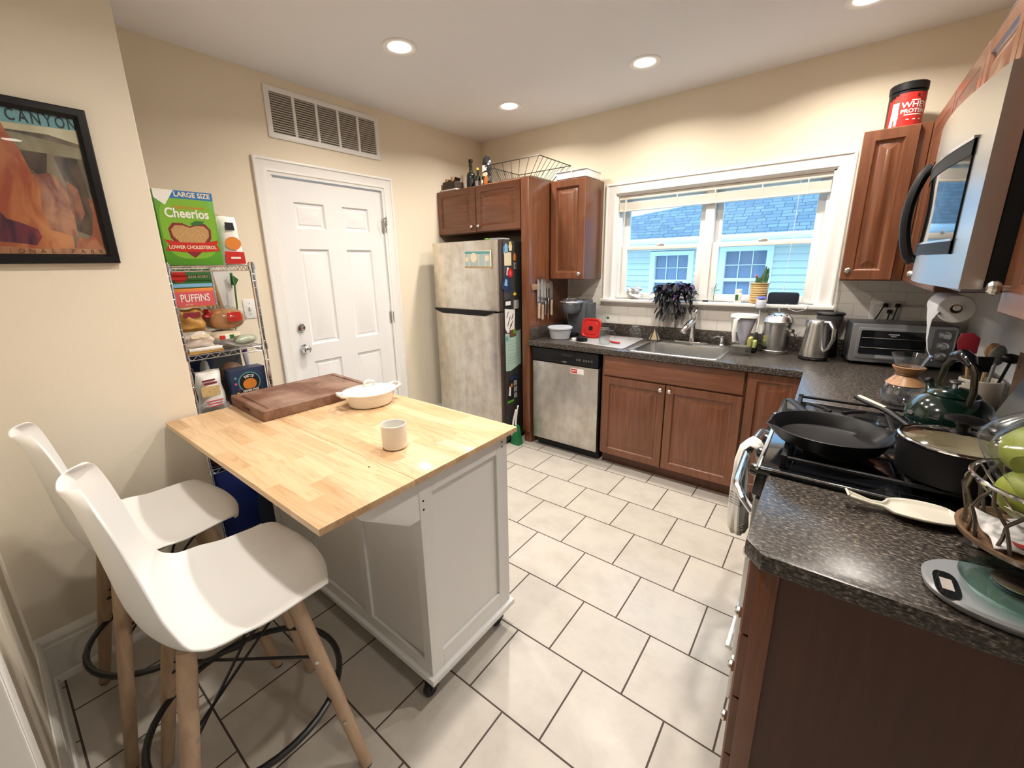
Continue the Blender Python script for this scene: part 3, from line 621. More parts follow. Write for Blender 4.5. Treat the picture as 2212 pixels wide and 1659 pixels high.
part('base_board', MB().box(CX0-.012, CX1+.016, CY0-.014, CY1+.012, .090, .115, .003), M['cart'], kc)
for x in (.86, 1.938):
    part('leaf_bracket', MB().prism([(-2.655, .8795), (-2.873, .8795), (-2.873, .862), (-2.855, .842), (-2.702, .740), (-2.655, .740)], x-.010, x+.010, 'yz', .002), M['cart'], kc)
for y, z in ((-2.645, .80), (-2.645, .77), (-2.245, .855), (-2.245, .835)): part('screw_hole', MB().cyl((CX1, y, z), (CX1+.001, y, z), .0035, n=10), M['black'], kc)
for k, (x, y) in enumerate(((1.915, -2.640), (1.915, -2.26), (.84, -2.64), (.84, -2.26))):
    cs = part('caster', MB().box(x-.022, x+.022, y-.022, y+.022, .082, .090, .002).box(x-.020, x-.015, y-.018, y+.018, .03, .085, .002).box(x+.015, x+.020, y-.018, y+.018, .03, .085, .002), M['black'], kc)
    mb_ = MB(); mk = 0; mb_.lathe([(.008, -.012), (.024, -.012), (.028, -.008), (.028, .008), (.024, .012), (.008, .012)], n=24); mb_.xf(Matrix.Translation((x, y-.008, .029)) @ Matrix.Rotation(PI/2, 4, 'Y'))
    part('caster_wheel', mb_, M['blackm'], cs)
# ================================================================ BAR STOOLS
M['shell'] = mat('stool_shell_white', (.80, .80, .79), .38, spec=.4)
M['beech'] = wood('beech_leg', (.40, .27, .175), (.47, .33, .22), (.53, .385, .27), 'z', rough=.45, coat=.05, stretch=8, scale=4)
M['bmetal'] = mat('black_metal_tube', (.012, .012, .013), .3)
M['rubber'] = mat('rubber_foot', (.05, .04, .03), .8)
def lerp_t(T, t):
    for (a, va), (b, vb) in zip(T, T[1:]):
        if t <= b:
            k = (t-a)/(b-a); k = k*k*(3-2*k) if False else k
            return va+(vb-va)*k if not isinstance(va, tuple) else tuple(p+(q-p)*k for p, q in zip(va, vb))
    return T[-1][1]
def make_stool(label):
    t = thing('bar_stool', label, 'bar stool', (0, 0, 0), 'white shell bar stools at the cart')
    prof = [(0, (.240, -.026)), (.02, (.238, -.019)), (.045, (.230, -.010)), (.08, (.208, -.005)), (.2, (.13, -.012)), (.35, (.03, -.024)), (.46, (-.06, -.024)), (.53, (-.115, -.010)), (.58, (-.155, .018)), (.63, (-.182, .058)), (.70, (-.198, .125)), (.80, (-.208, .225)), (.90, (-.220, .325)), (.96, (-.230, .380)), (.985, (-.238, .398)), (1, (-.247, .404))]
    wt = [(0, .168), (.02, .182), (.045, .193), (.08, .202), (.14, .213), (.28, .224), (.45, .232), (.58, .229), (.70, .217), (.82, .200), (.90, .183), (.94, .168), (.97, .145), (.99, .110), (1, .07)]
    def fn(u, v):
        u = u*2-1; s = math.sin(u*PI/2) if abs(u) < 1 else u
        y, z = lerp_t(prof, v); w = lerp_t(wt, v)
        e = abs(s)**3.2
        lift = .012+.016*min(1, v/.35) if v < .35 else .028+(v-.35)/.2*.03 if v < .55 else .058-(v-.55)*.06
        if v < .12: lift *= v/.12*1.0
        # blend of normals: on the seat the rim goes up, on the back it wraps forward
        k = min(1, max(0, (v-.42)/.22))
        q_ = max(0, 1-v/.16)**1.5; return (s*w, y+e*lift*k*1.15-q_*(abs(s)**2.6)*.050, z+e*lift*(1-k)*(1-q_)-q_*e*.006)
    part('seat_shell', MB().grid(fn, 22, 36), M['shell'], t, smooth=180, solid=.007, sub=1)
    top, foot = .118, (.228, .220)
    for k, (sx, sy) in enumerate(((1, 1), (-1, 1), (1, -1), (-1, -1))):
        a = Vector((sx*top, sy*top, -.045)); b = Vector((sx*foot[0], sy*foot[1], -.672))
        g = part('leg', MB().tube([a, a.lerp(b, .08), a.lerp(b, .5), b], [.020, .0215, .0205, .0165], 18), M['beech'], t)
        part('foot_pad', MB().cyl(b+Vector((0, 0, .004)), b+Vector((0, 0, -.005)), .0150, n=14), M['rubber'], g)
        for f in (.34, .70):
            p = a.lerp(b, f); d = Vector((sx*.5, -.86 if sx*sy < 0 else -.86, 0)).normalized()
            d = Vector((sx, sy*-1.0, 0)).normalized() if sy < 0 else Vector((sx, -.6, 0)).normalized()
            part('screw', MB().cyl(p+d*.016, p+d*.0215, .0058, n=10), M['knob'], g)
    ring = []; zr = -.400; fr_ = (-.045-zr)/(.627)
    ring = [(.235*math.cos(2*PI*i/40), .245*math.sin(2*PI*i/40), zr) for i in range(40)]
    part('foot_ring', MB().tube(ring, .0095, 10, closed=True), M['bmetal'], t)
    m = MB()
    zc = -.265; c4 = [Vector((sx*(top+.03), sy*(top+.035), zc)) for sx, sy in ((1, 1), (-1, 1), (-1, -1), (1, -1))]
    for sx in (1, -1):
        m.tube([(sx*.10, .10, -.05), (0, 0, -.22), (-sx*.145, -.155, -.30)], .0045, 6)
    m.tube([c4[0], c4[2]], .0045, 6).tube([c4[1], c4[3]], .0045, 6)
    part('cross_brace', m, M['bmetal'], t)
    part('mount_plate', MB().box(-.125, .125, -.125, .125, -.056, -.044, .004).box(-.06, .06, -.06, .06, -.05, -.034, .004), M['bmetal'], t)
    return t
st = make_stool('white shell bar stool nearest the camera with beech legs')
place(st, (1.668, -3.112, .680), math.radians(-7))
dup(st, (1.116, -3.150, .680), math.radians(-1), 'white shell bar stool behind, next to the wall with the poster')

# ================================================================ THINGS ON THE CART
ZT = .900
M['walnut'] = wood('walnut_board', (.105, .042, .022), (.15, .062, .034), (.20, .088, .05), 'x', rough=.55, coat=0, stretch=7, scale=4)
def m_board():
    m = M['walnut'].copy(); m.name = 'worn_walnut_board'; n, l, p = nt(m)
    src = p.inputs['Base Color'].links[0].from_socket; tc = n.new('ShaderNodeTexCoord'); a = n.new('ShaderNodeTexNoise'); a.inputs['Scale'].default_value = 5; a.inputs['Detail'].default_value = 8; a.inputs['Roughness'].default_value = .6
    l.new(tc.outputs['Object'], a.inputs[0]); r = ramp(n, [(.45, (0, 0, 0)), (.68, (.75, .75, .75))]); l.new(a.outputs[0], r.inputs[0])
    mx = n.new('ShaderNodeMix'); mx.data_type = 'RGBA'; l.new(r.outputs[0], mx.inputs[0]); l.new(src, mx.inputs[6]); mx.inputs[7].default_value = (.36, .25, .19, 1); l.new(mx.outputs[2], p.inputs['Base Color']); return m
M['board'] = m_board()
cb = thing('cutting_board', 'thick dark walnut cutting board with a juice groove', 'cutting board', (0, 0, 0))
bx, by = .190, .258
P0 = rrect(-bx, bx, -by, by, .012, 3); gi = [(.022, .046), (.026, .0405), (.034, .0405), (.038, .046)]
rings = [[(x, y, 0) for x, y in rrect(-bx+.003, bx-.003, -by+.003, by-.003, .010, 3)], [(x, y, .003) for x, y in P0], [(x, y, .043) for x, y in P0], [(x, y, .046) for x, y in rrect(-bx+.003, bx-.003, -by+.003, by-.003, .010, 3)]]
for i, z in gi: rings.append([(x, y, z) for x, y in rrect(-bx+i, bx-i, -by+i, by-i, .010, 3)])
part('slab', MB().loft(rings), M['board'], cb, smooth=25)
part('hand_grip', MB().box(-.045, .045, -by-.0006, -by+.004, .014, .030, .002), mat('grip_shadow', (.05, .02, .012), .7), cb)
place(cb, (.905, -2.475, ZT), math.radians(-2))
M['ceramic2'] = mat('cream_ceramic', (.76, .72, .62), .12, coat=.5)
M['ceramic'] = mat('white_ceramic', (.80, .785, .74), .12, coat=.5)
ca = thing('casserole_dish', 'white oval ceramic casserole dish with lid beside the walnut board', 'casserole dish', (1.245, -2.335, ZT))
def oval(prof, c, sx=1.0, sy=.80, n=40): return MB().lathe(prof, c, n, sx=sx, sy=sy)
CC = (1.245, -2.335, ZT)
part('bowl', oval([(0, .001), (.092, .001), (.100, .004), (.106, .012), (.118, .058), (.128, .064), (.129, .068), (.120, .069), (.113, .06), (.098, .012), (0, .008)], CC), M['ceramic'], ca)
ld = part('lid', oval([(.121, .064), (.121, .069), (.112, .071), (.105, .073), (.07, .082), (.03, .086), (0, .0865)], CC), M['ceramic'], ca)
part('lid_handle', MB().tube([(CC[0]-.028, CC[1], CC[2]+.082), (CC[0]-.022, CC[1], CC[2]+.104), (CC[0], CC[1], CC[2]+.112), (CC[0]+.022, CC[1], CC[2]+.104), (CC[0]+.028, CC[1], CC[2]+.082)], .007, 10), M['ceramic'], ld)
for s in (1, -1): part('side_handle', MB().tube([(CC[0]+s*.118, CC[1]-.035, CC[2]+.064), (CC[0]+s*.145, CC[1]-.03, CC[2]+.070), (CC[0]+s*.152, CC[1], CC[2]+.073), (CC[0]+s*.145, CC[1]+.03, CC[2]+.070), (CC[0]+s*.118, CC[1]+.035, CC[2]+.064)], .0075, 10), M['ceramic'], ca)
ca.rotation_euler = (0, 0, math.radians(78)); ca.scale = (.95, 1.06, 1.0)
solo('cup', MB().lathe([(0, .001), (.034, .001), (.040, .005), (.043, .014), (.0435, .088), (.0415, .090), (.0395, .088), (.0390, .014), (.030, .008), (0, .008)], (1.735, -2.575, ZT), 40), M['ceramic'], 'white handleless ceramic cup standing alone on the butcher block', 'cup')
solo('crumb', MB().sphere((1.79, -2.72, ZT+.0015), (.003, .002, .0016), 8, 6), mat('crumb_brown', (.05, .025, .012), .8), 'tiny dark crumb on the butcher block drop leaf', 'crumb')

# ================================================================ WIRE RACK
RX0, RX1, RYa, RYb = .012, .590, -2.835, -2.495
rk = thing('wire_rack', 'chrome wire shelving rack full of groceries in the nook', 'shelving rack', (.28, -2.66, 0))
SH = [1.535, 1.135, .840, .565, .15]
for x in (RX0, RX1):
    for y in (RYa, RYb):
        m = MB().cyl((x, y, .0), (x, y, 1.553), .0115, n=14)
        for i in range(46): m.lathe([(.0117, 0), (.0123, .0015), (.0117, .003)], (x, y, .02+i*.0335), 12)
        p = part('post', m, M['chrome'], rk)
        for z in SH: part('collar', MB().lathe([(.0125, -.018), (.0165, -.018), (.0150, .012), (.0125, .012)], (x, y, z), 16), M['chrome'], p)
for z in SH:
    m = MB()
    for zz_ in (0, -.022):
        for y in (RYa, RYb): m.tube([(RX0, y, z+zz_), (RX1, y, z+zz_)], .0028, 6)
        for x in (RX0, RX1): m.tube([(x, RYa, z+zz_), (x, RYb, z+zz_)], .0028, 6)
    n_ = 24
    for i in range(1, n_): xx = RX0+(RX1-RX0)*i/n_; m.tube([(xx, RYa, z+.002), (xx, RYb, z+.002)], .0014, 4)
    for y in (RYa+.11, RYb-.11): m.tube([(RX0, y, z-.002), (RX1, y, z-.002)], .0022, 6)
    k_ = 14; m.tube([(RX1, RYa+(RYb-RYa)*i/k_, z-(.022 if i % 2 else 0)) for i in range(k_+1)], .0018, 5)
    k_ = 24
    for y in (RYa, RYb): m.tube([(RX0+(RX1-RX0)*i/k_, y, z-(.022 if i % 2 else 0)) for i in range(k_+1)], .0018, 5)
    part('wire_shelf', m, M['chrome'], rk)
def pk(name, col, rough=.45, **k): return mat(name, col, rough, **k)
PK = {k: pk('print_'+k, c) for k, c in dict(green=(.10, .33, .03), lime=(.30, .50, .03), red=(.50, .02, .015), blue=(.02, .16, .45), white=(.80, .79, .76), cream=(.75, .66, .48), orange=(.62, .20, .03), pink=(.62, .10, .12), tan=(.42, .26, .12), brown=(.14, .07, .035), navy=(.02, .035, .085), yellow=(.75, .55, .06), dgreen=(.03, .14, .03), purple=(.06, .015, .15), teal=(.10, .32, .34), black=(.012, .012, .014), maroon=(.20, .02, .03), grey=(.35, .35, .36), oat=(.50, .33, .15), skyb=(.20, .45, .68)).items()}
def pbox(root, x0, x1, y0, y1, z0, z1, m, bev=.0015, name='carton'): return part(name, MB().box(x0, x1, y0, y1, z0, z1, bev), m, root)
def flatpoly(root, name, pts, x, m, d=.0006):
    """thin printed shape on a face looking +x; pts = (y, z)"""
    return part(name, MB().prism(pts, x-.0003, x+d, 'yz'), m, root, smooth=0)
# cereal carton, front faces +x, turned slightly
cx = .52
ce = thing('cereal_box', 'large green cereal box with apple heart picture on top of the wire rack', 'cereal box', (0, 0, 0))
W2, Hc = .125, .335
def P3(y, z): return (y, z)
pb = part('carton', MB().box(-.075, 0, -W2, W2, 0, Hc, .0015), PK['green'], ce)
flatpoly(pb, 'printed_glow', sell(0, .17, .118, .14, 28, 3), 0, pk('print_midgreen', (.19, .42, .03)), .0003)
flatpoly(pb, 'printed_corner', [(-W2, Hc), (-W2, .298), (-.085, .268), (-.04, Hc)], 0, PK['white'], .0006)
flatpoly(pb, 'printed_banner', [(-.04, Hc), (-.062, .300), (W2, .300), (W2, Hc)], 0, PK['blue'], .0006)
text('printed_words', 'LARGE SIZE', .030, PK['cream'], pb, (.034, 0, .3175), (0, 1, 0), (0, 0, 1), sx=1, fn=lambda x, y: (.0012, .036+x*1.02, .3175+y), bold=.0009)
text('printed_words', 'Apple Cinnamon', .020, PK['orange'], pb, (0, 0, 0), (0, 1, 0), (0, 0, 1), fn=lambda x, y: (.0012, .012+x, .262+y), bold=.0004)
text('printed_words', 'Cheerios', .058, PK['white'], pb, (0, 0, 0), (0, 1, 0), (0, 0, 1), fn=lambda x, y: (.0014, 0+x*.88, .234+y), bold=.0014)
heart = [(.0, .178), (-.03, .192), (-.07, .192), (-.092, .165), (-.088, .125), (-.06, .085), (-.02, .050), (0, .034), (.02, .050), (.06, .085), (.088, .125), (.092, .165), (.07, .192), (.03, .192)]
flatpoly(pb, 'printed_apple', heart, 0, PK['maroon'], .0008)
flatpoly(pb, 'printed_bowl', [(y*.88, .128+(z-.118)*.72) for y, z in heart], 0, mat('print_cereal', (.46, .28, .11), .6, noise=.55, nscale=150), .0012)
flatpoly(pb, 'printed_leaf', [(.005, .190), (.03, .205), (.07, .203), (.05, .186), (.02, .183)], 0, PK['dgreen'], .0014)
flatpoly(pb, 'printed_ribbon', [(-.118, .118), (-.100, .098), (-.118, .068), (-.05, .062), (.05, .062), (.118, .068), (.108, .098), (.118, .118), (.05, .105), (-.05, .105)], 0, PK['red'], .0014)
text('printed_words', 'LOWER CHOLESTEROL', .0215, PK['cream'], pb, (0, 0, 0), (0, 1, 0), (0, 0, 1), fn=lambda x, y: (.0022, x*.92, .083+y), bold=.0006)
place(ce, (.56, -2.712, 1.5395), math.radians(-3)); ce.scale = (1, .86, .945)
# red carton behind left
rb = thing('cereal_box', 'red and white cereal box standing behind the green box on the rack', 'cereal box', (.36, -2.76, 1.5395))
pbox(rb, .300, .455, -2.830, -2.690, 1.5395, 1.835, PK['red'])
flatpoly(rb, 'printed_top', [(-2.828, 1.805), (-2.692, 1.805), (-2.692, 1.833), (-2.828, 1.833)], .455, PK['white'])
flatpoly(rb, 'printed_grain', sell(-2.77, 1.66, .05, .05), .455, PK['oat'])
# paper bag and chip bag at right
def pouch(x, y0, y1, z0, z1, th, m, name, root=None, lean=0, seal=.02, crinkle=.004, seed=1):
    rnd = random.Random(seed); ph = [rnd.uniform(0, 6) for _ in range(4)]
    def sid(s):
        def fn(u, v):
            b = (1-abs(2*u-1)**3)*min(1, v*6)*max(0, min(1, (1-v-seal)*4))**.6
            y = y0+(y1-y0)*u+ (0.5-u)*.02*v; z = z0+(z1-z0)*v
            return (x+s*th/2*b+crinkle*math.sin(9*u+ph[0]+3*v)*math.sin(8*v+ph[1])*(.3+v)+lean*v, y+crinkle*math.sin(11*v+ph[2]), z+crinkle*.6*math.sin(7*u+ph[3])*v)
        return fn
    mb = MB().grid(sid(1), 14, 18).grid(sid(-1), 14, 18); bmesh.ops.remove_doubles(mb.b, verts=mb.b.verts[:], dist=.0008)
    return mb
pbg = thing('paper_bag', 'folded tan paper bag between the cereal box and the carrot snack pouch', 'bag', (.38, -2.58, 1.5395))
part('bag', pouch(.40, -2.63, -2.52, 1.5395, 1.785, .09, PK['tan'], 'b', crinkle=.006, seed=3), PK['tan'], pbg)
cp_ = thing('snack_pouch', 'white and red snack pouch with a food picture, right end of the rack top', 'pouch', (.50, -2.545, 1.5395))
pm = pouch(.535, -2.598, -2.500, 1.5395, 1.765, .05, None, 'p', crinkle=.0015, lean=-.012, seed=5)
part('pouch', pm, PK['white'], cp_)
def onpouch(pts, m, name, x=.5615): return part(name, MB().prism(pts, x, x+.0015, 'yz'), m, cp_, smooth=0)
onpouch([(-2.590, 1.545), (-2.506, 1.545), (-2.507, 1.600), (-2.590, 1.603)], PK['red'], 'printed_band')
onpouch(sell(-2.548, 1.640, .034, .030, 20), PK['orange'], 'printed_food')
onpouch([(-2.572, 1.70), (-2.532, 1.70), (-2.535, 1.735), (-2.570, 1.735)], PK['black'], 'printed_block')
onpouch([(-2.568, 1.568), (-2.526, 1.568), (-2.526, 1.577), (-2.568, 1.577)], PK['white'], 'printed_line', .5630)
# middle shelf
Z2 = SH[1]+.0035
b1 = thing('carton', 'green-topped carton lying upside down on the stack under the rack top', 'carton', (.42, -2.74, 1.40))
pbox(b1, .30, .545, -2.820, -2.660, Z2+.300, Z2+.385, PK['dgreen'])
flatpoly(b1, 'printed_red', sell(-2.785, Z2+.352, .030, .026), .545, PK['red'])
text('printed_words', 'LARGE SIZE', .017, PK['cream'], b1, (.5465, -2.708, Z2+.352), (0, -1, 0), (0, 0, -1))
flatpoly(b1, 'printed_band', [(-2.818, Z2+.304), (-2.662, Z2+.304), (-2.662, Z2+.320), (-2.818, Z2+.320)], .545, PK['skyb'])
b2 = thing('carton', 'orange and pink cereal carton under the green topped carton, middle of the wire rack', 'carton', (.42, -2.72, 1.30))
pbox(b2, .30, .555, -2.822, -2.664, Z2+.215, Z2+.299, PK['orange'])
flatpoly(b2, 'printed_panel', [(-2.820, Z2+.220), (-2.666, Z2+.220), (-2.666, Z2+.285), (-2.820, Z2+.285)], .555, PK['pink'])
text('printed_words', 'PUFFINS', .048, PK['white'], b2, (.5570, -2.742, Z2+.254), (0, 1, 0), (0, 0, 1), sx=.66, bold=.0006)
text('printed_words', 'BUTTER', .010, PK['cream'], b2, (.5565, -2.77, Z2+.2265), (0, 1, 0), (0, 0, 1), sx=.8)
M['clearbag'] = glassm('clear_bag_film', (.90, .92, .92), .16, fres=.9)
def blobbag(name, label, cat, c, r, cols, film=True, seed=2, rough=.5):
    t = thing(name, label, cat, (c[0], c[1], c[2]-r[2]))
    rnd = random.Random(seed); ph = [rnd.uniform(0, 6) for _ in range(5)]
    def warp(sc, am):
        def f(v):
            d = Vector(v)-Vector(c); k = 1+am*(math.sin(d.x*40/sc+ph[0])*math.sin(d.y*34/sc+ph[1])+.6*math.sin(d.z*50/sc+ph[2])+.8*math.sin(d.y*75+d.z*60+ph[3])+.5*math.sin(d.z*120-d.x*70+ph[4]))
            q = Vector(c)+d*k*sc; q.z = max(q.z, c[2]-r[2]); return q
        return f
    m = MB().sphere(c, [x*.92 for x in r], 28, 18); m.mapv(warp(1, .075)); part('contents', m, cols, t)
    if film:
        m = MB().sphere(c, r, 30, 20); m.mapv(warp(1.06, .10)); part('film', m, M['clearbag'], t)
    return t
bread = mat('bread_crust', (.42, .20, .08), .7, noise=.4, nscale=30)
tb = thing('bread_bag', 'loaf of bread in a clear bag with red print on the middle rack shelf', 'bread bag', (.455, -2.610, Z2+.085))
part('loaf', MB().prism(sell(-2.612, Z2+.140, .074, .048, 28, 2.7), .385, .520, 'yz', bev=.016), bread, tb, smooth=60)
def bfilm(v):
    d = Vector(v); a = math.atan2(d.z, d.y); k = 1+.07*math.sin(6*a+d.x*60)+.05*math.sin(13*a-d.x*110)+.04*math.sin(d.x*190); return (.455+d.x, -2.612+d.y*k, Z2+.142+d.z*k)
part('film', MB().sphere((0, 0, 0), (.092, .090, .060), 60, 30).mapv(bfilm), M['clearbag'], tb)
part('twist_tail', pouch(.50, -2.715, -2.665, Z2+.150, Z2+.195, .02, None, 't', crinkle=.006, seed=51), mat('bag_tail_red', (.45, .03, .03), .35), tb)
part('printed_label', MB().prism(rrect(-2.622, -2.560, Z2+.130, Z2+.175, .01), .538, .5400, 'yz'), PK['red'], tb, smooth=0)
tt = thing('tortilla_bag', 'white tortilla bag with red and green marks under the bread', 'bag', (.47, -2.60, Z2+.03))
part('bag', MB().lathe([(0, 0), (.085, .002), (.098, .014), (.09, .030), (.04, .038), (0, .038)], (.475, -2.640, Z2+.046), 28, sy=.80), mat('tortilla_cream', (.68, .60, .44), .5, noise=.15, nscale=20), tt)
for y, m_ in ((-2.668, PK['red']), (-2.648, PK['white']), (-2.628, PK['dgreen'])): part('printed_square', MB().box(.560, .5735, y-.009, y+.009, Z2+.052, Z2+.070), m_, tt, smooth=0)
blobbag('produce_bag', 'crumpled pale green and white produce bag at the right of the middle shelf', 'bag', (.535, -2.560, Z2+.030), (.035, .050, .024), mat('pale_green_wrap', (.55, .60, .46), .4, noise=.2, nscale=25), seed=9)
for lb_, a_ in (('red and golden snack bag leaning at the left of the middle shelf', (.530, -2.820, -2.715, Z2+.100, Z2+.206, .050, 52, mat('golden_brown_bag', (.45, .24, .06), .3, noise=.5, nscale=40), PK['maroon'])), ('crinkled clear and white snack bag low at the left of the middle shelf', (.555, -2.815, -2.700, Z2+.027, Z2+.098, .035, 53, mat('crinkled_film', (.60, .52, .46), .25, noise=.3, nscale=40), PK['cream']))):
    sb_ = thing('snack_bag', lb_, 'bag', (a_[0], -2.765, a_[3])); part('bag', pouch(a_[0], a_[1], a_[2], a_[3], a_[4], a_[5], None, 's', crinkle=.006, seed=a_[6], seal=.05), a_[7], sb_)
    part('printed_patch', MB().prism(rrect(a_[1]+.02, a_[2]-.02, a_[3]+.62*(a_[4]-a_[3]), a_[3]+.86*(a_[4]-a_[3]), .006), a_[0]+a_[5]*.42, a_[0]+a_[5]*.42+.006, 'yz'), a_[8], sb_, smooth=0)
fo = thing('foil_tray', 'flat white and gold packet lying at the front of the middle shelf', 'packet', (.5, -2.73, Z2))
pbox(fo, .46, .585, -2.815, -2.675, Z2+.0001, Z2+.012, mat('gold_foil', (.75, .50, .18), .25, metal=.9), name='tray')
pbox(fo, .46, .580, -2.812, -2.678, Z2+.0125, Z2+.026, PK['white'], name='cover')
# lower shelf
Z3 = SH[2]+.0035
gf = thing('snack_box', 'dark navy snack box with an orange cookie emblem on the lower rack shelf', 'box', (.5, -2.54, Z3))
G0, G1 = -2.668, -2.505; gx = .574
gb = part('carton', MB().box(gx-.085, gx, G0, G1, Z3, Z3+.186, .002), PK['navy'], gf)
gcx, gcz = (G0+G1)/2, Z3+.116
flatpoly(gf, 'printed_ring', sell(gcx, gcz, .052, .052, 32), gx, PK['teal'], .0004)
flatpoly(gf, 'printed_disc', sell(gcx, gcz, .047, .047, 32), gx, PK['black'], .0009)
flatpoly(gf, 'printed_cookie', sell(gcx, gcz-.010, .032, .028, 24), gx, PK['orange'], .0014)
flatpoly(gf, 'printed_plaque', [(gcx-.046, gcz-.052), (gcx+.046, gcz-.052), (gcx+.046, gcz-.034), (gcx-.046, gcz-.034)], gx, PK['black'], .0018)
text('printed_words', 'SIETE', .020, PK['white'], gf, (0, 0, 0), (0, 1, 0), (0, 0, 1), fn=lambda x, y: (gx+.0022, gcx+(.036+y*.9)*math.sin(x/.036), gcz-.004+(.036+y*.9)*math.cos(x/.036)), bold=.0005)
text('printed_words', 'GRAIN FREE', .0155, PK['white'], gf, (gx+.0022, gcx, gcz-.043), (0, 1, 0), (0, 0, 1), bold=.0003, sx=.9)
for y, z, mm in ((G0+.02, gcz+.03, PK['teal']), (G0+.018, gcz, PK['pink']), (G0+.03, gcz-.03, PK['maroon']), (G0+.022, gcz-.05, PK['yellow'])): flatpoly(gf, 'printed_dot', sell(y, z, .006, .006, 12), gx, mm)
wb = thing('sugar_bag', 'white paper bag with red lettering and a clear window on the lower rack shelf', 'bag', (.53, -2.72, Z3))
part('bag', pouch(.535, -2.812, -2.690, Z3, Z3+.205, .085, None, 'w', crinkle=.003, seed=21, seal=.05), PK['white'], wb)
part('printed_window', MB().prism(rrect(-2.800, -2.722, Z3+.085, Z3+.135, .010), .574, .580, 'yz'), mat('nut_window', (.62, .45, .22), .2, noise=.4, nscale=60, coat=1), wb, smooth=0)
for z_, y_ in ((.163, -2.790), (.148, -2.784)): part('printed_line', MB().prism([(y_, Z3+z_-.005), (y_+.055, Z3+z_-.003), (y_+.055, Z3+z_+.005), (y_, Z3+z_+.004)], .578, .5795, 'yz'), PK['maroon'], wb, smooth=0)
for i in range(3): part('printed_line', MB().prism([(-2.79+.006*i, Z3+.058-.013*i), (-2.715-.004*i, Z3+.058-.013*i), (-2.715-.004*i, Z3+.063-.013*i), (-2.79+.006*i, Z3+.063-.013*i)], .578, .5795, 'yz'), PK['pink'], wb, smooth=0)
blobbag('coffee_bag', 'black coffee bag crumpled behind the white paper bag', 'bag', (.43, -2.785, Z3+.11), (.04, .030, .11), mat('black_foil', (.02, .02, .022), .2, coat=.6), film=False, seed=31)
blobbag('coffee_bag', 'black and white coffee bag with a folded top behind the white paper bag', 'bag', (.43, -2.728, Z3+.125), (.045, .024, .125), mat('white_foil', (.55, .56, .58), .25, noise=.6, nscale=18), film=False, seed=33)
blobbag('blue_pouch', 'light blue pouch standing at the back left of the lower rack shelf', 'pouch', (.36, -2.795, Z3+.13), (.024, .024, .13), PK['skyb'], film=False, seed=35)
bk = thing('dark_basket', 'dark grey fabric bin at the back of the lower rack shelf', 'bin', (.18, -2.66, Z3))
pbox(bk, .02, .32, -2.815, -2.515, Z3, Z3+.265, mat('dark_fabric', (.035, .04, .042), .85, noise=.4, nscale=20), bev=.01, name='bin')
pbox(bk, .321, .324, -2.80, -2.66, Z3+.17, Z3+.25, PK['navy'], name='flap')
br_ = thing('bread_loaf', 'brown wrapped loaf on the lower rack shelf behind the navy box', 'bread', (.42, -2.575, Z3))
part('loaf', MB().sphere((.43, -2.610, Z3+.150), (.055, .055, .055)), PK['brown'], br_)
part('loaf_base', MB().box(.38, .47, -2.66, -2.56, Z3+.0, Z3+.11, .01), PK['brown'], br_)
tu = thing('steel_tumbler', 'slim white and purple tube standing on the lower rack shelf', 'tumbler', (.50, -2.535, Z3))
part('tube', MB().cyl((.452, -2.528, Z3+.1), (.43, -2.535, Z3+.245), .013, n=18), mat('tube_pearl', (.70, .72, .82), .2, metal=.4), tu)
part('cap', MB().cyl((.43, -2.535, Z3+.246), (.427, -2.5355, Z3+.268), .0135, n=18), PK['purple'], tu)
part('tube_base', MB().cyl((.452, -2.528, Z3+.0), (.452, -2.528, Z3+.1), .013, n=18), M['white'], tu)
# bottom shelf and floor under the rack
Z4 = SH[3]+.0035
bb = thing('storage_bag', 'bright blue bag on the bottom shelf of the rack', 'bag', (.3, -2.66, .1545))
pbox(bb, .10, .57, -2.82, -2.52, .1545, .535, mat('blue_bag', (.02, .05, .32), .5), bev=.03, name='bag')
rdb = thing('snack_box', 'dark red box on the bottom shelf beside the blue bag', 'box', (.4, -2.7, Z4)); pbox(rdb, .25, .56, -2.80, -2.62, Z4, Z4+.10, PK['maroon'])
nb = thing('dog_food_bag', 'dark navy bag with a red emblem on the floor between the rack and the cart', 'bag', (.70, -2.52, 0))
part('bag', pouch(.690, -2.69, -2.30, .0, .56, .13, None, 'n', crinkle=.006, seed=44), PK['navy'], nb)
part('printed_emblem', MB().prism(sell(-2.61, .20, .05, .06, 20), .752, .760, 'yz'), PK['maroon'], nb, smooth=0)
# hanging tote on the left wall by the rack
tg = thing('tote_bag', 'white tote bag with brown and green straps hung on the wall behind the rack', 'tote bag', (L+.02, -2.40, 1.13))
m = MB().loft([[(L+.002+d*s*.6, y, z) for d, y in ((0, y0_), (1, y0_+.01), (1, y1_-.01), (0, y1_))] for z, y0_, y1_, s in ((1.24, -2.478, -2.395, .05), (1.32, -2.480, -2.385, .06), (1.42, -2.478, -2.37, .04), (1.52, -2.476, -2.365, .015))])
part('bag_body', m, mat('tote_white', (.68, .68, .66), .8), tg)
part('strap', MB().tube([(L+.040, -2.484, 1.49), (L+.048, -2.470, 1.36), (L+.048, -2.452, 1.24), (L+.045, -2.44, 1.25)], .010, 6, flat=.3), PK['tan'], tg)
part('strap', MB().tube([(L+.05, -2.382, 1.50), (L+.075, -2.385, 1.42), (L+.08, -2.395, 1.27), (L+.07, -2.42, 1.165)], .005, 6), PK['dgreen'], tg)
part('green_tab', MB().prism([(-2.392, 1.50), (-2.350, 1.46), (-2.372, 1.425), (-2.395, 1.43)], L+.05, L+.054, 'yz'), PK['dgreen'], tg)

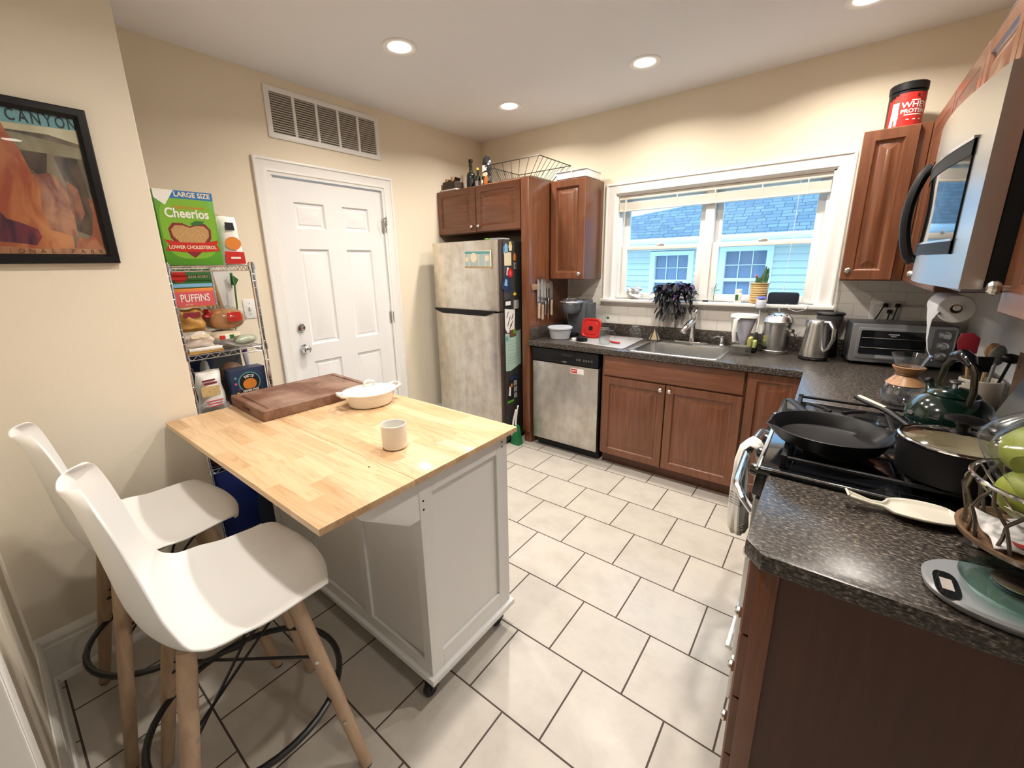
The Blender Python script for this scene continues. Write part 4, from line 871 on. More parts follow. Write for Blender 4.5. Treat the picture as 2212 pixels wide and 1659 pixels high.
# ================================================================ FRAMED POSTER
fp = thing('framed_poster', 'black framed canyon poster of red rock cliffs on the partition wall', 'poster', (.735, -3.24, 1.545))
F0, F1, Z0_, Z1_ = -3.475, -3.007, 1.548, 2.060; fw = .032
m = MB()
rg_ = [(0, 0), (0, .022), (.004, .025), (.022, .025), (.028, .018), (fw, .014), (fw, .004)]
m.loft([[(.7205+d, y, z) for y, z in ((F0+i, Z0_+i), (F1-i, Z0_+i), (F1-i, Z1_-i), (F0+i, Z1_-i))] for i, d in rg_], False, False)
part('frame', m, M['black'], fp)
def m_rock(name, c0, c1, sc=9): 
    m = mat(name, c0, .5); n, l, p = nt(m); tc = n.new('ShaderNodeTexCoord'); mp = n.new('ShaderNodeMapping'); mp.inputs['Scale'].default_value = (1, 1.6, .7); l.new(tc.outputs['Object'], mp.inputs[0])
    a = n.new('ShaderNodeTexNoise'); a.inputs['Scale'].default_value = sc; a.inputs['Detail'].default_value = 6; a.inputs['Distortion'].default_value = .8; l.new(mp.outputs[0], a.inputs[0]); r = ramp(n, [(.38, c0), (.62, c1)]); l.new(a.outputs[0], r.inputs[0]); l.new(r.outputs[0], p.inputs['Base Color']); return m
px_ = .7255
def art(name, pts, m, k): return part(name, MB().prism(pts, px_-.001, px_+.0004*k, 'yz'), m, fp, smooth=0)
i0, i1, j0, j1 = F0+fw-.002, F1-fw+.002, Z0_+fw-.002, Z1_-fw+.002
U = lambda a, b: (i1-(1-a)*.36, j0+b*(j1-j0))     # a: 0..1 over the visible part, b: height
art('art_background', [(i0, j0), (i1, j0), (i1, j1), (i0, j1)], m_rock('art_dusk', (.07, .05, .035), (.22, .17, .11), 6), 1)
art('art_sky', [(i0, 2.032), (i1, 2.032), (i1, 1.993), (-3.211, 1.985), (i0, 1.982)], pk('art_teal', (.16, .36, .40)), 2)
art('art_cloud', [(i0, 1.985), (-3.197, 1.985), (i1, 1.993), (i1, 1.948), (-3.08, 1.958), (-3.113, 1.966), (-3.2, 1.965), (i0, 1.96)], m_rock('art_haze', (.50, .44, .28), (.66, .60, .42), 5), 2)
art('art_haze_band', [(i0, 1.955), (-3.18, 1.958), (-3.10, 1.945), (i1, 1.935), (i1, 1.900), (-3.12, 1.906), (i0, 1.91)], m_rock('art_smoke', (.22, .18, .11), (.36, .31, .20), 8), 2)
art('art_mesa', [(-3.187, 1.902), (-3.126, 1.906), (-3.139, 1.838), (-3.157, 1.828), (-3.179, 1.865)], m_rock('art_mesa_brown', (.03, .018, .012), (.09, .055, .035), 12), 3)
art('art_mesa_far', [(-3.112, 1.90), (-3.055, 1.90), (-3.045, 1.76), (-3.060, 1.64), (-3.10, 1.66), (-3.095, 1.80)], m_rock('art_mesa_dark', (.03, .018, .012), (.11, .065, .04), 14), 3)
art('art_spires', [(-3.19, 1.83), (-3.132, 1.845), (-3.118, 1.834), (-3.102, 1.799), (-3.097, 1.723), (-3.102, 1.640), (-3.18, 1.640)], m_rock('art_spire_rust', (.20, .06, .045), (.46, .20, .10), 16), 4)
art('art_spire', [(-3.097, 1.826), (-3.073, 1.802), (-3.068, 1.72), (-3.085, 1.690), (-3.101, 1.718)], m_rock('art_spire_mid', (.13, .04, .02), (.33, .12, .06), 16), 5)
art('art_cliff', [(-3.052, 1.772), (i1, 1.768), (i1, 1.575), (-3.123, 1.575), (-3.103, 1.640), (-3.075, 1.633), (-3.062, 1.653), (-3.05, 1.714)], m_rock('art_cliff_rust', (.28, .07, .03), (.46, .17, .08), 18), 5)
art('art_butte', [(i0, 1.981), (-3.212, 1.981), (-3.200, 1.937), (-3.185, 1.899), (-3.179, 1.865), (-3.17, 1.816), (-3.165, 1.791), (-3.174, 1.716), (-3.169, 1.679), (-3.165, 1.66), (-3.115, 1.643), (-3.117, 1.603), (-3.123, 1.575), (i0, 1.575)], m_rock('art_butte_red', (.34, .07, .03), (.56, .22, .08), 9), 6)
art('art_shadow', [(i0, 1.73), (-3.268, 1.712), (-3.259, 1.690), (-3.231, 1.680), (-3.195, 1.660), (-3.190, 1.635), (-3.208, 1.608), (-3.251, 1.615), (i0, 1.63)], m_rock('art_purple', (.05, .012, .03), (.26, .04, .05), 12), 7)
art('art_ground', [(i0, j0), (i0, 1.606), (-3.25, 1.603), (-3.20, 1.596), (-3.13, 1.600), (i1, 1.597), (i1, j0)], m_rock('art_ground_orange', (.34, .13, .06), (.50, .26, .13), 20), 8)
for k, chs in enumerate('CANYON'): text('poster_words', chs, .050, PK['black'], fp, (px_+.0016, -3.188+.0282*k, 2.008), (0, 1, 0), (0, 0, 1), sx=.62, bold=.0006)
for k, chs in enumerate('NATIONAL PARK'):
    if chs != ' ': text('poster_words', chs, .020, PK['brown'], fp, (px_+.0042, -3.050-.0245*(12-k), 1.589), (0, 1, 0), (0, 0, 1))
part('glazing', MB().box(.7318, .7328, i0, i1, j0, j1), M['pane'], fp, smooth=0)
# ================================================================ ON TOP OF THE CABINETS
T0 = 2.1575
M['winegl'] = mat('dark_wine_glass', (.010, .014, .008), .06, coat=.8)
solo('serving_board', MB().box(-.03, .175, -.595, -.42, T0, T0+.012, .004), M['white'], 'thin white board lying on the over-fridge cabinet under the dark basket', 'board')
bkt = thing('storage_basket', 'small dark basket of jars on the over-fridge cabinet, leftmost item', 'basket', (.05, -.50, T0+.0125))
m = MB(); zb = T0+.0125
for k, (a, b, c_, d_) in enumerate(((-.02, .12, -.56, -.553), (-.02, .12, -.447, -.44), (-.02, -.013, -.56, -.44), (.113, .12, -.56, -.44))): m.box(a, b, c_, d_, zb, zb+.07, .002)
m.box(-.02, .12, -.56, -.44, zb, zb+.004)
part('basket_body', m, mat('basket_dark', (.05, .032, .022), .6, noise=.5, nscale=60), bkt)
for i, (x, h) in enumerate(((.00, .10), (.035, .09), (.07, .11))): part('packet', MB().box(x-.01, x+.012, -.54, -.46, zb+.005, zb+h, .004), PK['brown'] if i % 2 else PK['tan'], bkt)
part('curved_lid', MB().tube([(.075, -.52, zb+.05), (.09, -.50, zb+.10), (.118, -.48, zb+.085)], .016, 8), M['black'], bkt)
def bottle(name, x, y, z, r, h, m, label, cat, capm=None, neck=.30, lab=None):
    t = thing(name, label, cat, (x, y, z)); b = h*(1-neck)
    part('glass_body', MB().lathe([(0, 0), (r*.9, 0), (r, .006), (r, b*.78), (r*.92, b*.88), (r*.42, b*1.0), (r*.38, b*1.06), (r*.36, h*.93), (r*.42, h*.935), (r*.42, h*.96), (0, h*.961)], (x, y, z), 28), m, t)
    part('cap', MB().lathe([(r*.43, h*.90), (r*.46, h*.905), (r*.46, h), (0, h)], (x, y, z), 20), capm or m, t)
    if lab: part('label', MB().lathe([(r*1.01, b*.20), (r*1.012, b*.60)], (x, y, z), 28), lab, t)
    return t
bottle('wine_bottle', .215, -.44, T0, .040, .255, M['winegl'], 'large dark wine bottle on the over-fridge cabinet', 'bottle', M['black'], .38, PK['black'])
bottle('oil_bottle', .312, -.46, T0, .026, .172, M['winegl'], 'small dark bottle with a yellow cap and grey label beside the wine bottle', 'bottle', PK['yellow'], .35, PK['grey'])
bottle('spirit_bottle', .120, -.34, T0, .032, .25, mat('smoky_bottle', (.08, .09, .11), .1, coat=.5), 'smoky grey bottle standing behind the wine bottle', 'bottle', M['black'], .25)
ch = thing('chip_bag', 'black snack bag with white lettering and orange foot, upright beside the wire basket', 'bag', (.42, -.46, T0))
def pouch_y(y, x0, x1, z0, z1, th, seed, **k):
    mb = pouch(0, x0, x1, z0, z1, th, None, 'q', seed=seed, **k); return mb.mapv(lambda v: (v.y, y-v.x, v.z))
part('bag', pouch_y(-.46, .365, .470, T0, T0+.245, .07, 8, crinkle=.007), mat('black_foil_bag', (.015, .015, .017), .22, coat=.5), ch)
for sh in (([(.40, T0+.12), (.45, T0+.13), (.455, T0+.165), (.405, T0+.172)]), ([(.385, T0+.03), (.41, T0+.035), (.405, T0+.06), (.39, T0+.055)])): part('printed_white', MB().prism(sh, -.506, -.5045, 'xz'), PK['white'], ch, smooth=0)
part('printed_orange', MB().prism([(.420, T0+.02), (.458, T0+.018), (.460, T0+.08), (.440, T0+.10), (.42, T0+.06)], -.5065, -.505, 'xz'), PK['orange'], ch, smooth=0)
part('printed_strip', MB().prism([(.40, T0+.090), (.445, T0+.080), (.462, T0+.095), (.452, T0+.115), (.41, T0+.112)], -.5068, -.5055, 'xz'), PK['cream'], ch, smooth=0)
# wire dish basket
wk = thing('wire_basket', 'black wire dish basket resting on top of the tall side panel', 'wire basket', (.78, -.36, T0+.012))
zb, zt = T0+.016, T0+.135
b0 = [(.575, -.55), (.925, -.55), (.925, -.19), (.575, -.19)]; t0_ = [(.515, -.60), (1.035, -.60), (1.035, -.13), (.515, -.13)]
m = MB(); m.tube([(x, y, zt) for x, y in t0_]+[(t0_[0][0], t0_[0][1], zt)], .0035, 6); m.tube([(x, y, zb) for x, y in b0]+[(b0[0][0], b0[0][1], zb)], .003, 6)
for k, n_ in ((0, 16), (1, 5), (2, 16), (3, 16)):
    A_, B_ = b0[k], b0[(k+1) % 4]; C_, D_ = t0_[k], t0_[(k+1) % 4]
    n_ = {0: 6, 1: 8, 2: 8, 3: 14}[k]
    for i in range(n_+1):
        f = i/n_; m.tube([(A_[0]+(B_[0]-A_[0])*f, A_[1]+(B_[1]-A_[1])*f, zb), (C_[0]+(D_[0]-C_[0])*f, C_[1]+(D_[1]-C_[1])*f, zt)], .0019, 5)
for i in range(1, 12): xx = .575+.35*i/12; m.tube([(xx, -.55, zb), (xx, -.19, zb)], .0018, 5)
part('wires', m, M['black'], wk)
solo('plastic_tray', MB().loft([[(x, y, z) for x, y in rrect(.50+i, .955-i, -.57+i, -.17-i, .02)] for i, z in ((.01, T0+.0005), (0, T0+.012), (.006, T0+.012), (.014, T0+.003))]), mat('clear_tray', (.75, .72, .66), .25, trans=.2), 'shallow clear plastic tray under the black wire basket', 'tray')
wt_ = thing('organizer_tray', 'white plastic organizer tray on top of the wall cabinet left of the window', 'tray', (1.12, -.20, T0))
def wall4(m, x0, x1, y0, y1, z0, z1, t=.004):
    m.box(x0, x1, y0, y0+t, z0, z1, .001).box(x0, x1, y1-t, y1, z0, z1, .001).box(x0, x0+t, y0+t, y1-t, z0, z1, .001).box(x1-t, x1, y0+t, y1-t, z0, z1, .001); return m
part('tray_body', wall4(MB().box(1.005, 1.268, -.30, -.06, T0+.0005, T0+.006), 1.005, 1.268, -.30, -.06, T0, T0+.060), M['white'], wt_)
part('rim', MB().loft([[(x, y, z) for x, y in ((.998-i, -.307-i), (1.275+i, -.307-i), (1.275+i, -.053+i), (.998-i, -.053+i))] for i, z in ((-.006, T0+.058), (0, T0+.058), (0, T0+.063), (-.006, T0+.063))], False, False), M['white'], wt_)
part('divider', MB().box(1.14, 1.146, -.310, -.306, T0+.004, T0+.062).box(1.12, 1.123, -.296, -.064, T0+.006, T0+.05), M['white'], wt_)

# ================================================================ FRIDGE DOOR AND SIDE
def paper(name, label, cat, pts, x, m, extra=(), th=.0008, group=None):
    t = thing(name, label, cat, (x, sum(p[0] for p in pts)/len(pts), min(p[1] for p in pts)), group)
    part('sheet', MB().prism(pts, x, x+th, 'yz'), m, t, smooth=0)
    for nm, q, mm in extra: part(nm, MB().prism(q, x+th, x+th+.0006, 'yz'), mm, t, smooth=0)
    return t
SX = .8153; R4 = lambda a, b, c, d: [(a, c), (b, c), (b, d), (a, d)]
cht = thing('season_chart', 'cream and blue printed chart stuck on the freezer door', 'chart', (.615, -.8415, 1.494))
def fp_y(name, pts, m, d=0.): return part(name, MB().prism(pts, -.8430-d, -.8424, 'xz'), m, cht, smooth=0)
fp_y('sheet', [(.474, 1.498), (.757, 1.492), (.757, 1.628), (.474, 1.634)], PK['cream'])
fp_y('printed_band', [(.480, 1.606), (.742, 1.601), (.742, 1.622), (.480, 1.627)], PK['teal'], .0005)
for a, b in ((.480, .520), (.526, .622), (.628, .690), (.696, .742)): fp_y('printed_column', [(a, 1.508), (b, 1.507), (b, 1.600), (a, 1.602)], pk('print_paleblue', (.38, .47, .46)), .0004)
for x, z, r in ((.500, 1.565, .018), (.573, 1.578, .034), (.712, 1.570, .020)): fp_y('printed_disc', sell(x, z, r, r*1.1, 20), PK['cream'], .0010)
fp_y('printed_base', [(.476, 1.500), (.755, 1.494), (.755, 1.506), (.476, 1.512)], PK['tan'], .0008)
paper('fridge_magnet', 'pale blue square magnet on the freezer door edge', 'magnet', R4(-.765, -.745, 1.60, 1.655), SX+.0, PK['skyb'])
paper('fridge_magnet', 'pale blue arched magnet at the top of the refrigerator side', 'magnet', [(-.757, 1.612), (-.718, 1.612), (-.718, 1.655), (-.728, 1.672), (-.738, 1.678), (-.748, 1.672), (-.757, 1.655)], SX+.0035, PK['skyb'], th=.004)
paper('paper_note', 'tan paper note hanging high on the refrigerator side', 'note', R4(-.758, -.668, 1.511, 1.612), SX+.001, PK['cream'])
paper('fridge_magnet', 'white and gold angel shaped magnet beside the tan note', 'magnet', [(-.700, 1.62), (-.668, 1.625), (-.662, 1.655), (-.676, 1.694), (-.692, 1.690), (-.704, 1.655)], SX+.0035, PK['cream'], (('printed_gold', sell(-.684, 1.675, .010, .013, 12), PK['yellow']),), th=.004)
paper('fridge_magnet', 'orange leaf shaped magnet near the back of the refrigerator side', 'magnet', [(-.640, 1.55), (-.610, 1.545), (-.604, 1.58), (-.620, 1.61), (-.638, 1.59)], SX+.001, PK['orange'], th=.004)
paper('fridge_magnet', 'small grey rectangular magnet below the orange leaf magnet', 'magnet', R4(-.636, -.604, 1.483, 1.535), SX+.001, PK['grey'], (('printed_face', R4(-.630, -.610, 1.490, 1.528), PK['brown']),), th=.003)
paper('photo_card', 'dark blue photo card tilted under a red magnet', 'photo card', [(-.807, 1.34), (-.712, 1.295), (-.672, 1.315), (-.700, 1.47), (-.735, 1.478)], SX+.001, PK['navy'], (('printed_scene', [(-.765, 1.36), (-.725, 1.35), (-.725, 1.40), (-.75, 1.41)], PK['skyb']),))
paper('fridge_magnet', 'round red magnet holding the dark blue photo card', 'magnet', sell(-.690, 1.453, .033, .036, 20), SX+.0025, PK['red'], (('printed_rings', sell(-.690, 1.453, .016, .018, 16), PK['pink']),), th=.004)
paper('paper_note', 'small white slip tucked above the dark blue photo card', 'note', [(-.735, 1.44), (-.715, 1.43), (-.700, 1.49), (-.725, 1.50)], SX+.0018, PK['white'])
paper('fridge_magnet', 'brass star shaped magnet halfway up the refrigerator side', 'magnet', [(-.650, 1.28), (-.628, 1.27), (-.600, 1.285), (-.618, 1.292), (-.630, 1.300)], SX+.001, PK['yellow'], th=.004)
paper('fridge_magnet', 'black magnet with white barcode panel over the white card', 'magnet', R4(-.762, -.684, 1.176, 1.244), SX+.001, PK['black'], (('printed_panel', R4(-.756, -.690, 1.200, 1.232), PK['white']),), th=.003)
paper('magnetic_clip', 'grey bulldog clip magnet beside the barcode magnet', 'magnet', R4(-.645, -.588, 1.165, 1.236), SX+.001, PK['grey'], th=.010)
paper('greeting_card', 'white card with black brush lettering on the refrigerator side', 'card', [(-.763, 1.02), (-.735, .975), (-.640, .985), (-.628, 1.16), (-.690, 1.165), (-.763, 1.175)], SX+.0008, PK['white'],
      [('printed_stroke', [(y, z), (y+.010, z+.004), (y+.030, z+.05), (y+.020, z+.045)], PK['black']) for y, z in ((-.745, 1.10), (-.72, 1.06), (-.71, 1.00), (-.68, 1.08), (-.69, 1.02), (-.735, 1.03))])
paper('fridge_magnet', 'brown and green magnet at the foot of the white card', 'magnet', R4(-.708, -.622, .938, .996), SX+.0022, PK['brown'], (('printed_leaf', R4(-.66, -.63, .96, .994), PK['green']),), th=.003)
paper('notice_sheet', 'pale green printed notice sheet on the refrigerator side', 'notice', [(-.763, .660), (-.700, .650), (-.553, .690), (-.553, .985), (-.700, .965), (-.763, .975)], SX+.0008, pk('print_mint', (.38, .56, .48)),
      [('printed_seal', sell(-.742, .93, .015, .022, 14), PK['teal'])]+[('printed_line', R4(-.735, -.735+w, z, z+.004), PK['grey']) for z, w in ((.90, .10), (.875, .14), (.85, .12), (.825, .15), (.79, .13), (.765, .15), (.74, .11), (.715, .09))])
paper('photo_strip', 'cluster of small photos low on the refrigerator side', 'photos', [(-.753, .37), (-.655, .385), (-.594, .56), (-.598, .60), (-.708, .605), (-.735, .54)], SX+.0008, PK['black'],
      [('printed_photo', R4(-.66, -.615, .40+.055*i, .445+.055*i), PK['grey']) for i in range(3)]+[('printed_figure', [(-.735, .44), (-.705, .43), (-.70, .50), (-.72, .52)], PK['white']), ('printed_face', sell(-.690, .52, .014, .017, 12), PK['orange']), ('printed_grass', R4(-.75, -.66, .372, .392), PK['green']), ('printed_title', R4(-.706, -.60, .565, .60), PK['navy'])])
solo('magnet', MB().lathe([(.016, 0), (.016, .012), (.012, .015), (0, .015)], (.665, -.78, 1.7065), 18), PK['green'], 'small green bottle cap on top of the refrigerator', 'magnet')  # a loose green bottle cap, not a magnet
# green broom / dustpan set beside the fridge
bs = thing('dustpan', 'green dustpan with a white curved handle standing beside the refrigerator', 'dustpan', (.87, -.69, 0))
m = MB().loft([[(.868+a*sx_, -.70+b*sy_, z) for sx_, sy_ in ((-1, -1), (1, -1), (1, 1), (-1, 1))] for a, b, z in ((.045, .030, .0), (.042, .028, .03), (.028, .018, .13), (.020, .014, .17), (.018, .012, .175))])
part('green_pan', m, mat('green_plastic', (.01, .16, .05), .35), bs)
part('white_handle', MB().tube([(.868, -.70, .16), (.862, -.70, .19), (.872, -.705, .25), (.885, -.71, .31), (.900, -.715, .36)], .010, 10, flat=.6), M['white'], bs)
part('white_pan_edge', MB().tube([(.835, -.715, .02), (.835, -.715, .12), (.850, -.715, .22), (.880, -.718, .32)], .009, 8), M['white'], bs)

# ================================================================ KNIVES
kr = thing('knife_rack', 'wooden magnetic knife strip on the side of the tall panel', 'knife rack', (.957, -.44, 1.30)); PX = .957
part('strip', MB().box(PX, PX+.016, -.595, -.285, 1.315, 1.362, .003), wood('knife_strip_wood', (.20, .11, .05), (.28, .16, .08), (.33, .20, .1), 'y'), kr)
M['blade'] = mat('knife_blade', (.72, .74, .78), .16, metal=1)
M['scale_h'] = wood('pale_knife_handle', (.45, .34, .22), (.55, .43, .29), (.6, .48, .34), 'z')
def knife(y, zt, zh, zb_, w, hm, label, hw=.012):
    t = thing('kitchen_knife', label, 'knife', (PX+.018, y, zb_), 'knives on the magnetic strip'); x = PX+.0165
    part('blade', MB().prism([(y-w/2, zh), (y+w/2, zh), (y+w/2, zt-.05), (y+w/4, zt-.012), (y-w/2+.002, zt), (y-w/2, zt-.05)], x, x+.0022, 'yz'), M['blade'], t, smooth=0)
    part('handle', MB().prism([(y-hw, zb_+.006), (y-hw*.4, zb_), (y+hw*.6, zb_), (y+hw, zb_+.01), (y+hw*.75, (zh+zb_)/2), (y+hw, zh), (y-hw, zh), (y-hw*.8, (zh+zb_)/2)], x-.0, x+.014, 'yz', .003), hm, t)
knife(-.515, 1.412, 1.205, 1.080, .034, M['scale_h'], 'nearest knife on the strip, wide blade and pale wooden handle')
knife(-.463, 1.430, 1.190, 1.066, .046, M['scale_h'], 'second knife on the strip, tallest with a broad chef blade and pale handle')
knife(-.418, 1.405, 1.215, 1.098, .036, M['knob'], 'third knife on the strip, with a steel handle')
knife(-.375, 1.395, 1.240, 1.050, .020, M['blade'], 'thin long sharpening steel, fourth on the knife strip', .006)
knife(-.322, 1.385, 1.220, 1.088, .052, M['scale_h'], 'farthest blade on the strip, a short square cleaver with pale handle')

# ================================================================ COUNTER ALONG THE WINDOW
ZC = .9145
M['tubpl'] = mat('milky_plastic', (.72, .75, .82), .35, trans=.25)
tb_ = thing('food_container', 'milky plastic food container with lid at the left end of the counter', 'container', (1.125, -.42, ZC))
part('tub', MB().lathe([(0, 0), (.072, 0), (.078, .004), (.094, .082), (.096, .086)], (1.125, -.42, ZC), 36), M['tubpl'], tb_)
part('lid', MB().lathe([(.096, .084), (.102, .084), (.103, .096), (.098, .100), (.085, .098), (0, .097)], (1.125, -.42, ZC), 36), M['tubpl'], tb_)
kg = thing('coffee_maker', 'grey single-serve coffee maker in the corner under the left wall cabinet', 'coffee maker', (1.13, -.19, ZC))
GK = mat('coffee_maker_grey', (.09, .10, .11), .35); GS = mat('coffee_maker_silver', (.55, .57, .60), .22, metal=.9)
part('body', MB().prism(rrect(1.06, 1.24, -.20, -.04, .03), ZC, ZC+.295, 'xy', .008), GK, kg)
part('brew_head', MB().lathe([(.055, .19), (.066, .20), (.078, .235), (.080, .275), (.074, .285)], (1.128, -.235, ZC), 32), GK, kg)
part('silver_ring', MB().lathe([(.081, .268), (.086, .272), (.086, .296), (.078, .306), (.060, .312), (.058, .300), (0, .302)], (1.128, -.230, ZC), 32), GS, kg)
part('lift_handle', MB().tube([(1.042, -.21, ZC+.285), (1.05, -.29, ZC+.287), (1.128, -.325, ZC+.288), (1.206, -.29, ZC+.287), (1.214, -.21, ZC+.285)], .008, 8), GS, kg)
part('drip_tray', MB().prism(rrect(1.075, 1.185, -.32, -.18, .03), ZC, ZC+.022, 'xy', .005), M['black'], kg)
part('reservoir', MB().prism(rrect(1.225, 1.275, -.19, -.06, .018), ZC+.01, ZC+.275, 'xy', .005), mat('tank_smoke', (.07, .08, .09), .25), kg)
part('power_cord', MB().tube([(1.16, -.18, ZC+.004), (1.20, -.27, ZC+.004), (1.30, -.28, ZC+.004), (1.34, -.22, ZC+.004), (1.28, -.16, ZC+.004)], .003, 6), M['black'], kg)
pr_ = thing('french_press', 'small clear glass pot behind the red square lid', 'glass pot', (1.345, -.115, ZC))
part('glass_body', MB().lathe([(0, .002), (.040, .002), (.042, .01), (.042, .155), (.045, .165)], (1.345, -.115, ZC), 28), M['glass'], pr_)
part('lid', MB().lathe([(.052, .164), (.055, .167), (.052, .172), (0, .172)], (1.345, -.115, ZC), 28), M['glass'], pr_)
part('green_knob', MB().sphere((1.407, -.115, ZC+.155), .012, 14, 10), PK['dgreen'], pr_); part('spout_tube', MB().cyl((1.385, -.115, ZC+.155), (1.400, -.115, ZC+.155), .005), M['glass'], pr_)
# red lid leaning
rl = thing('square_lid', 'square red plastic lid with a dark centre vent leaning behind the glass mug', 'lid', (1.336, -.300, ZC))
RL = mat('red_plastic', (.42, .015, .012), .35)
def tilt(mb, o, ang, ax='X'): return mb.xf(Matrix.Translation(o) @ Matrix.Rotation(ang, 4, ax))
part('lid_face', tilt(MB().loft([[(x, y, z) for x, z in rrect(-.085+i, .085-i, 0+i, .165-i, .04-i*.5)] for i, y in ((0, .010), (0, 0), (.004, -.003), (.014, -.003), (.018, .001), (.030, .001), (.033, -.002), (.040, -.002))]), (1.336, -.300, ZC+.003), math.radians(-14)), RL, rl)
part('centre_vent', tilt(MB().prism(rrect(-.016, .016, .066, .098, .006), -.006, -.0015, 'xz'), (1.336, -.300, ZC+.003), math.radians(-14)), M['black'], rl)
dm = solo('drying_mat', MB().prism([(1.250, -.475), (1.262, -.500), (1.700, -.590), (1.735, -.585), (1.742, -.560), (1.720, -.12), (1.70, -.10), (1.42, -.10), (1.40, -.12), (1.39, -.30), (1.252, -.36)], ZC, ZC+.005, 'xy', .002), mat('mat_grey', (.30, .29, .29), .6, bump=.3, bscale=400), 'light grey drying mat on the counter left of the sink', 'drying mat')
ZM = ZC+.0055
mg = thing('glass_mug', 'clear glass mug turned upside down on the drying mat', 'mug', (1.555, -.495, ZM))
part('glass_body', MB().lathe([(.041, 0), (.040, .06), (.036, .118), (.032, .124), (0, .124), (0, .112), (.031, .112), (.037, .06), (.038, 0)], (1.555, -.495, ZM), 32), M['glass'], mg)
part('handle', MB().tube([(1.588, -.485, ZM+.105), (1.615, -.478, ZM+.100), (1.634, -.472, ZM+.07), (1.628, -.474, ZM+.045)], .006, 8), M['glass'], mg)
jr = thing('glass_jar', 'small clear glass jar turned upside down at the back of the drying mat', 'jar', (1.690, -.235, ZM))
part('glass_body', MB().lathe([(.045, 0), (.046, .02), (.047, .07), (.042, .086), (.028, .094), (.026, .098), (.030, .100), (.030, .112), (.027, .114), (0, .114)], (1.690, -.235, ZM), 32), M['glass'], jr)
bl_ = thing('travel_lid', 'round black plastic lid lying on the drying mat', 'lid', (1.352, -.465, ZM))
part('lid_body', MB().lathe([(0, 0), (.042, 0), (.044, .004), (.044, .030), (.038, .034), (0, .032)], (1.352, -.465, ZM), 28), M['black'], bl_)
part('lid_tab', MB().box(1.358, 1.370, -.470, -.455, ZM+.030, ZM+.038, .002), M['black'], bl_)
solo('loose_cap', MB().lathe([(0, 0), (.020, 0), (.021, .016), (.018, .020), (0, .020)], (1.290, -.478, ZM), 20), M['white'], 'small white cap beside the black lid on the mat', 'cap')  # a loose white cap lying on the mat
pe = thing('vegetable_peeler', 'red handled peeler lying on the drying mat', 'peeler', (1.60, -.42, ZM))
part('red_handle', MB().tube([(1.565, -.400, ZM+.008), (1.60, -.425, ZM+.009), (1.655, -.440, ZM+.009)], [.007, .010, .008], 10, flat=.7), mat('peeler_red', (.5, .02, .02), .35), pe)
part('steel_head', MB().tube([(1.565, -.400, ZM+.008), (1.545, -.372, ZM+.008), (1.520, -.360, ZM+.008)], .004, 8), M['chrome'], pe)
# sink
sk = thing('kitchen_sink', 'stainless drop-in kitchen sink under the window', 'sink', (2.07, -.33, .76))
SX0, SX1, SY0, SY1 = 1.772, 2.376, -.612, -.060
rings = [[(x, y, z) for x, y in rrect(SX0+a, SX1-a, SY0+a*.9+b1_, SY1-a*.9-b2_, r, 6)] for a, b1_, b2_, r, z in ((.0, 0, 0, .05, ZC), (.003, 0, 0, .05, ZC+.004), (.020, 0, 0, .05, ZC+.004), (.030, .01, .06, .06, ZC+.002), (.036, .012, .065, .06, ZC-.006), (.044, .016, .07, .06, ZC-.14), (.070, .03, .09, .07, ZC-.165), (.20, .15, .2, .05, ZC-.168))]
part('basin', MB().loft(rings, False, True), M['steelc'], sk)
part('drain', MB().lathe([(.042, 0), (.040, .003), (.030, .002), (0, -.002)], (2.07, -.34, ZC-.168), 28), M['chrome'], sk)
fc = thing('faucet', 'chrome pull-out kitchen faucet behind the sink', 'faucet', (2.07, -.075, ZC+.004))
part('base_plate', MB().prism(sell(2.07, -.078, .125, .028, 32, 3), ZC+.0042, ZC+.012, 'xy', .003), M['chrome'], fc)
part('neck', MB().tube([(2.075, -.075, ZC+.01), (2.075, -.075, ZC+.09), (2.078, -.078, ZC+.15), (2.082, -.090, ZC+.20), (2.078, -.118, ZC+.228)], [.024, .020, .019, .020, .014], 16), M['chrome'], fc)
part('spray_head', MB().tube([(2.082, -.092, ZC+.175), (2.070, -.150, ZC+.160), (2.055, -.205, ZC+.125), (2.048, -.225, ZC+.10)], [.018, .020, .022, .020], 16), M['chrome'], fc)
part('lever', MB().tube([(2.080, -.10, ZC+.222), (2.085, -.07, ZC+.245), (2.088, -.04, ZC+.262)], [.016, .012, .008], 10, flat=.6), M['chrome'], fc)
sd = thing('soap_dispenser', 'small chrome soap dispenser at the right rear of the sink', 'soap dispenser', (2.285, -.09, ZC+.004))
part('pump_body', MB().lathe([(.021, 0), (.019, .006), (.014, .010), (.014, .048), (.016, .052), (.016, .064), (0, .066)], (2.285, -.09, ZC+.004), 20), M['chrome'], sd)
part('spout', MB().tube([(2.285, -.09, ZC+.062), (2.25, -.10, ZC+.066), (2.225, -.11, ZC+.056)], .005, 8), M['chrome'], sd)
sh_ = thing('sponge_holder', 'small tan and black tent shaped scrubber holder at the back left of the sink', 'sponge holder', (1.808, -.125, ZC+.004))
part('tent', MB().loft([[(1.808+r*math.cos(a+.5), -.125+r*.7*math.sin(a+.5), ZC+.005+z) for a in [2*PI*i/5 for i in range(5)]] for r, z in ((.048, 0), (.045, .01), (.008, .085), (.005, .087))]), mat('burlap', (.36, .29, .18), .9, noise=.3, nscale=90), sh_, smooth=0)
m = MB()
for i in range(5): a = 2*PI*i/5+.5; m.tube([(1.808+.052*math.cos(a), -.125+.037*math.sin(a), ZC+.006), (1.808+.008*math.cos(a), -.125+.006*math.sin(a), ZC+.092)], .004, 6)
m.tube([(1.808+.056*math.cos(2*PI*i/20), -.125+.042*math.sin(2*PI*i/20), ZC+.008) for i in range(20)], .0045, 6, closed=True)
part('black_piping', m, M['blackm'], sh_)
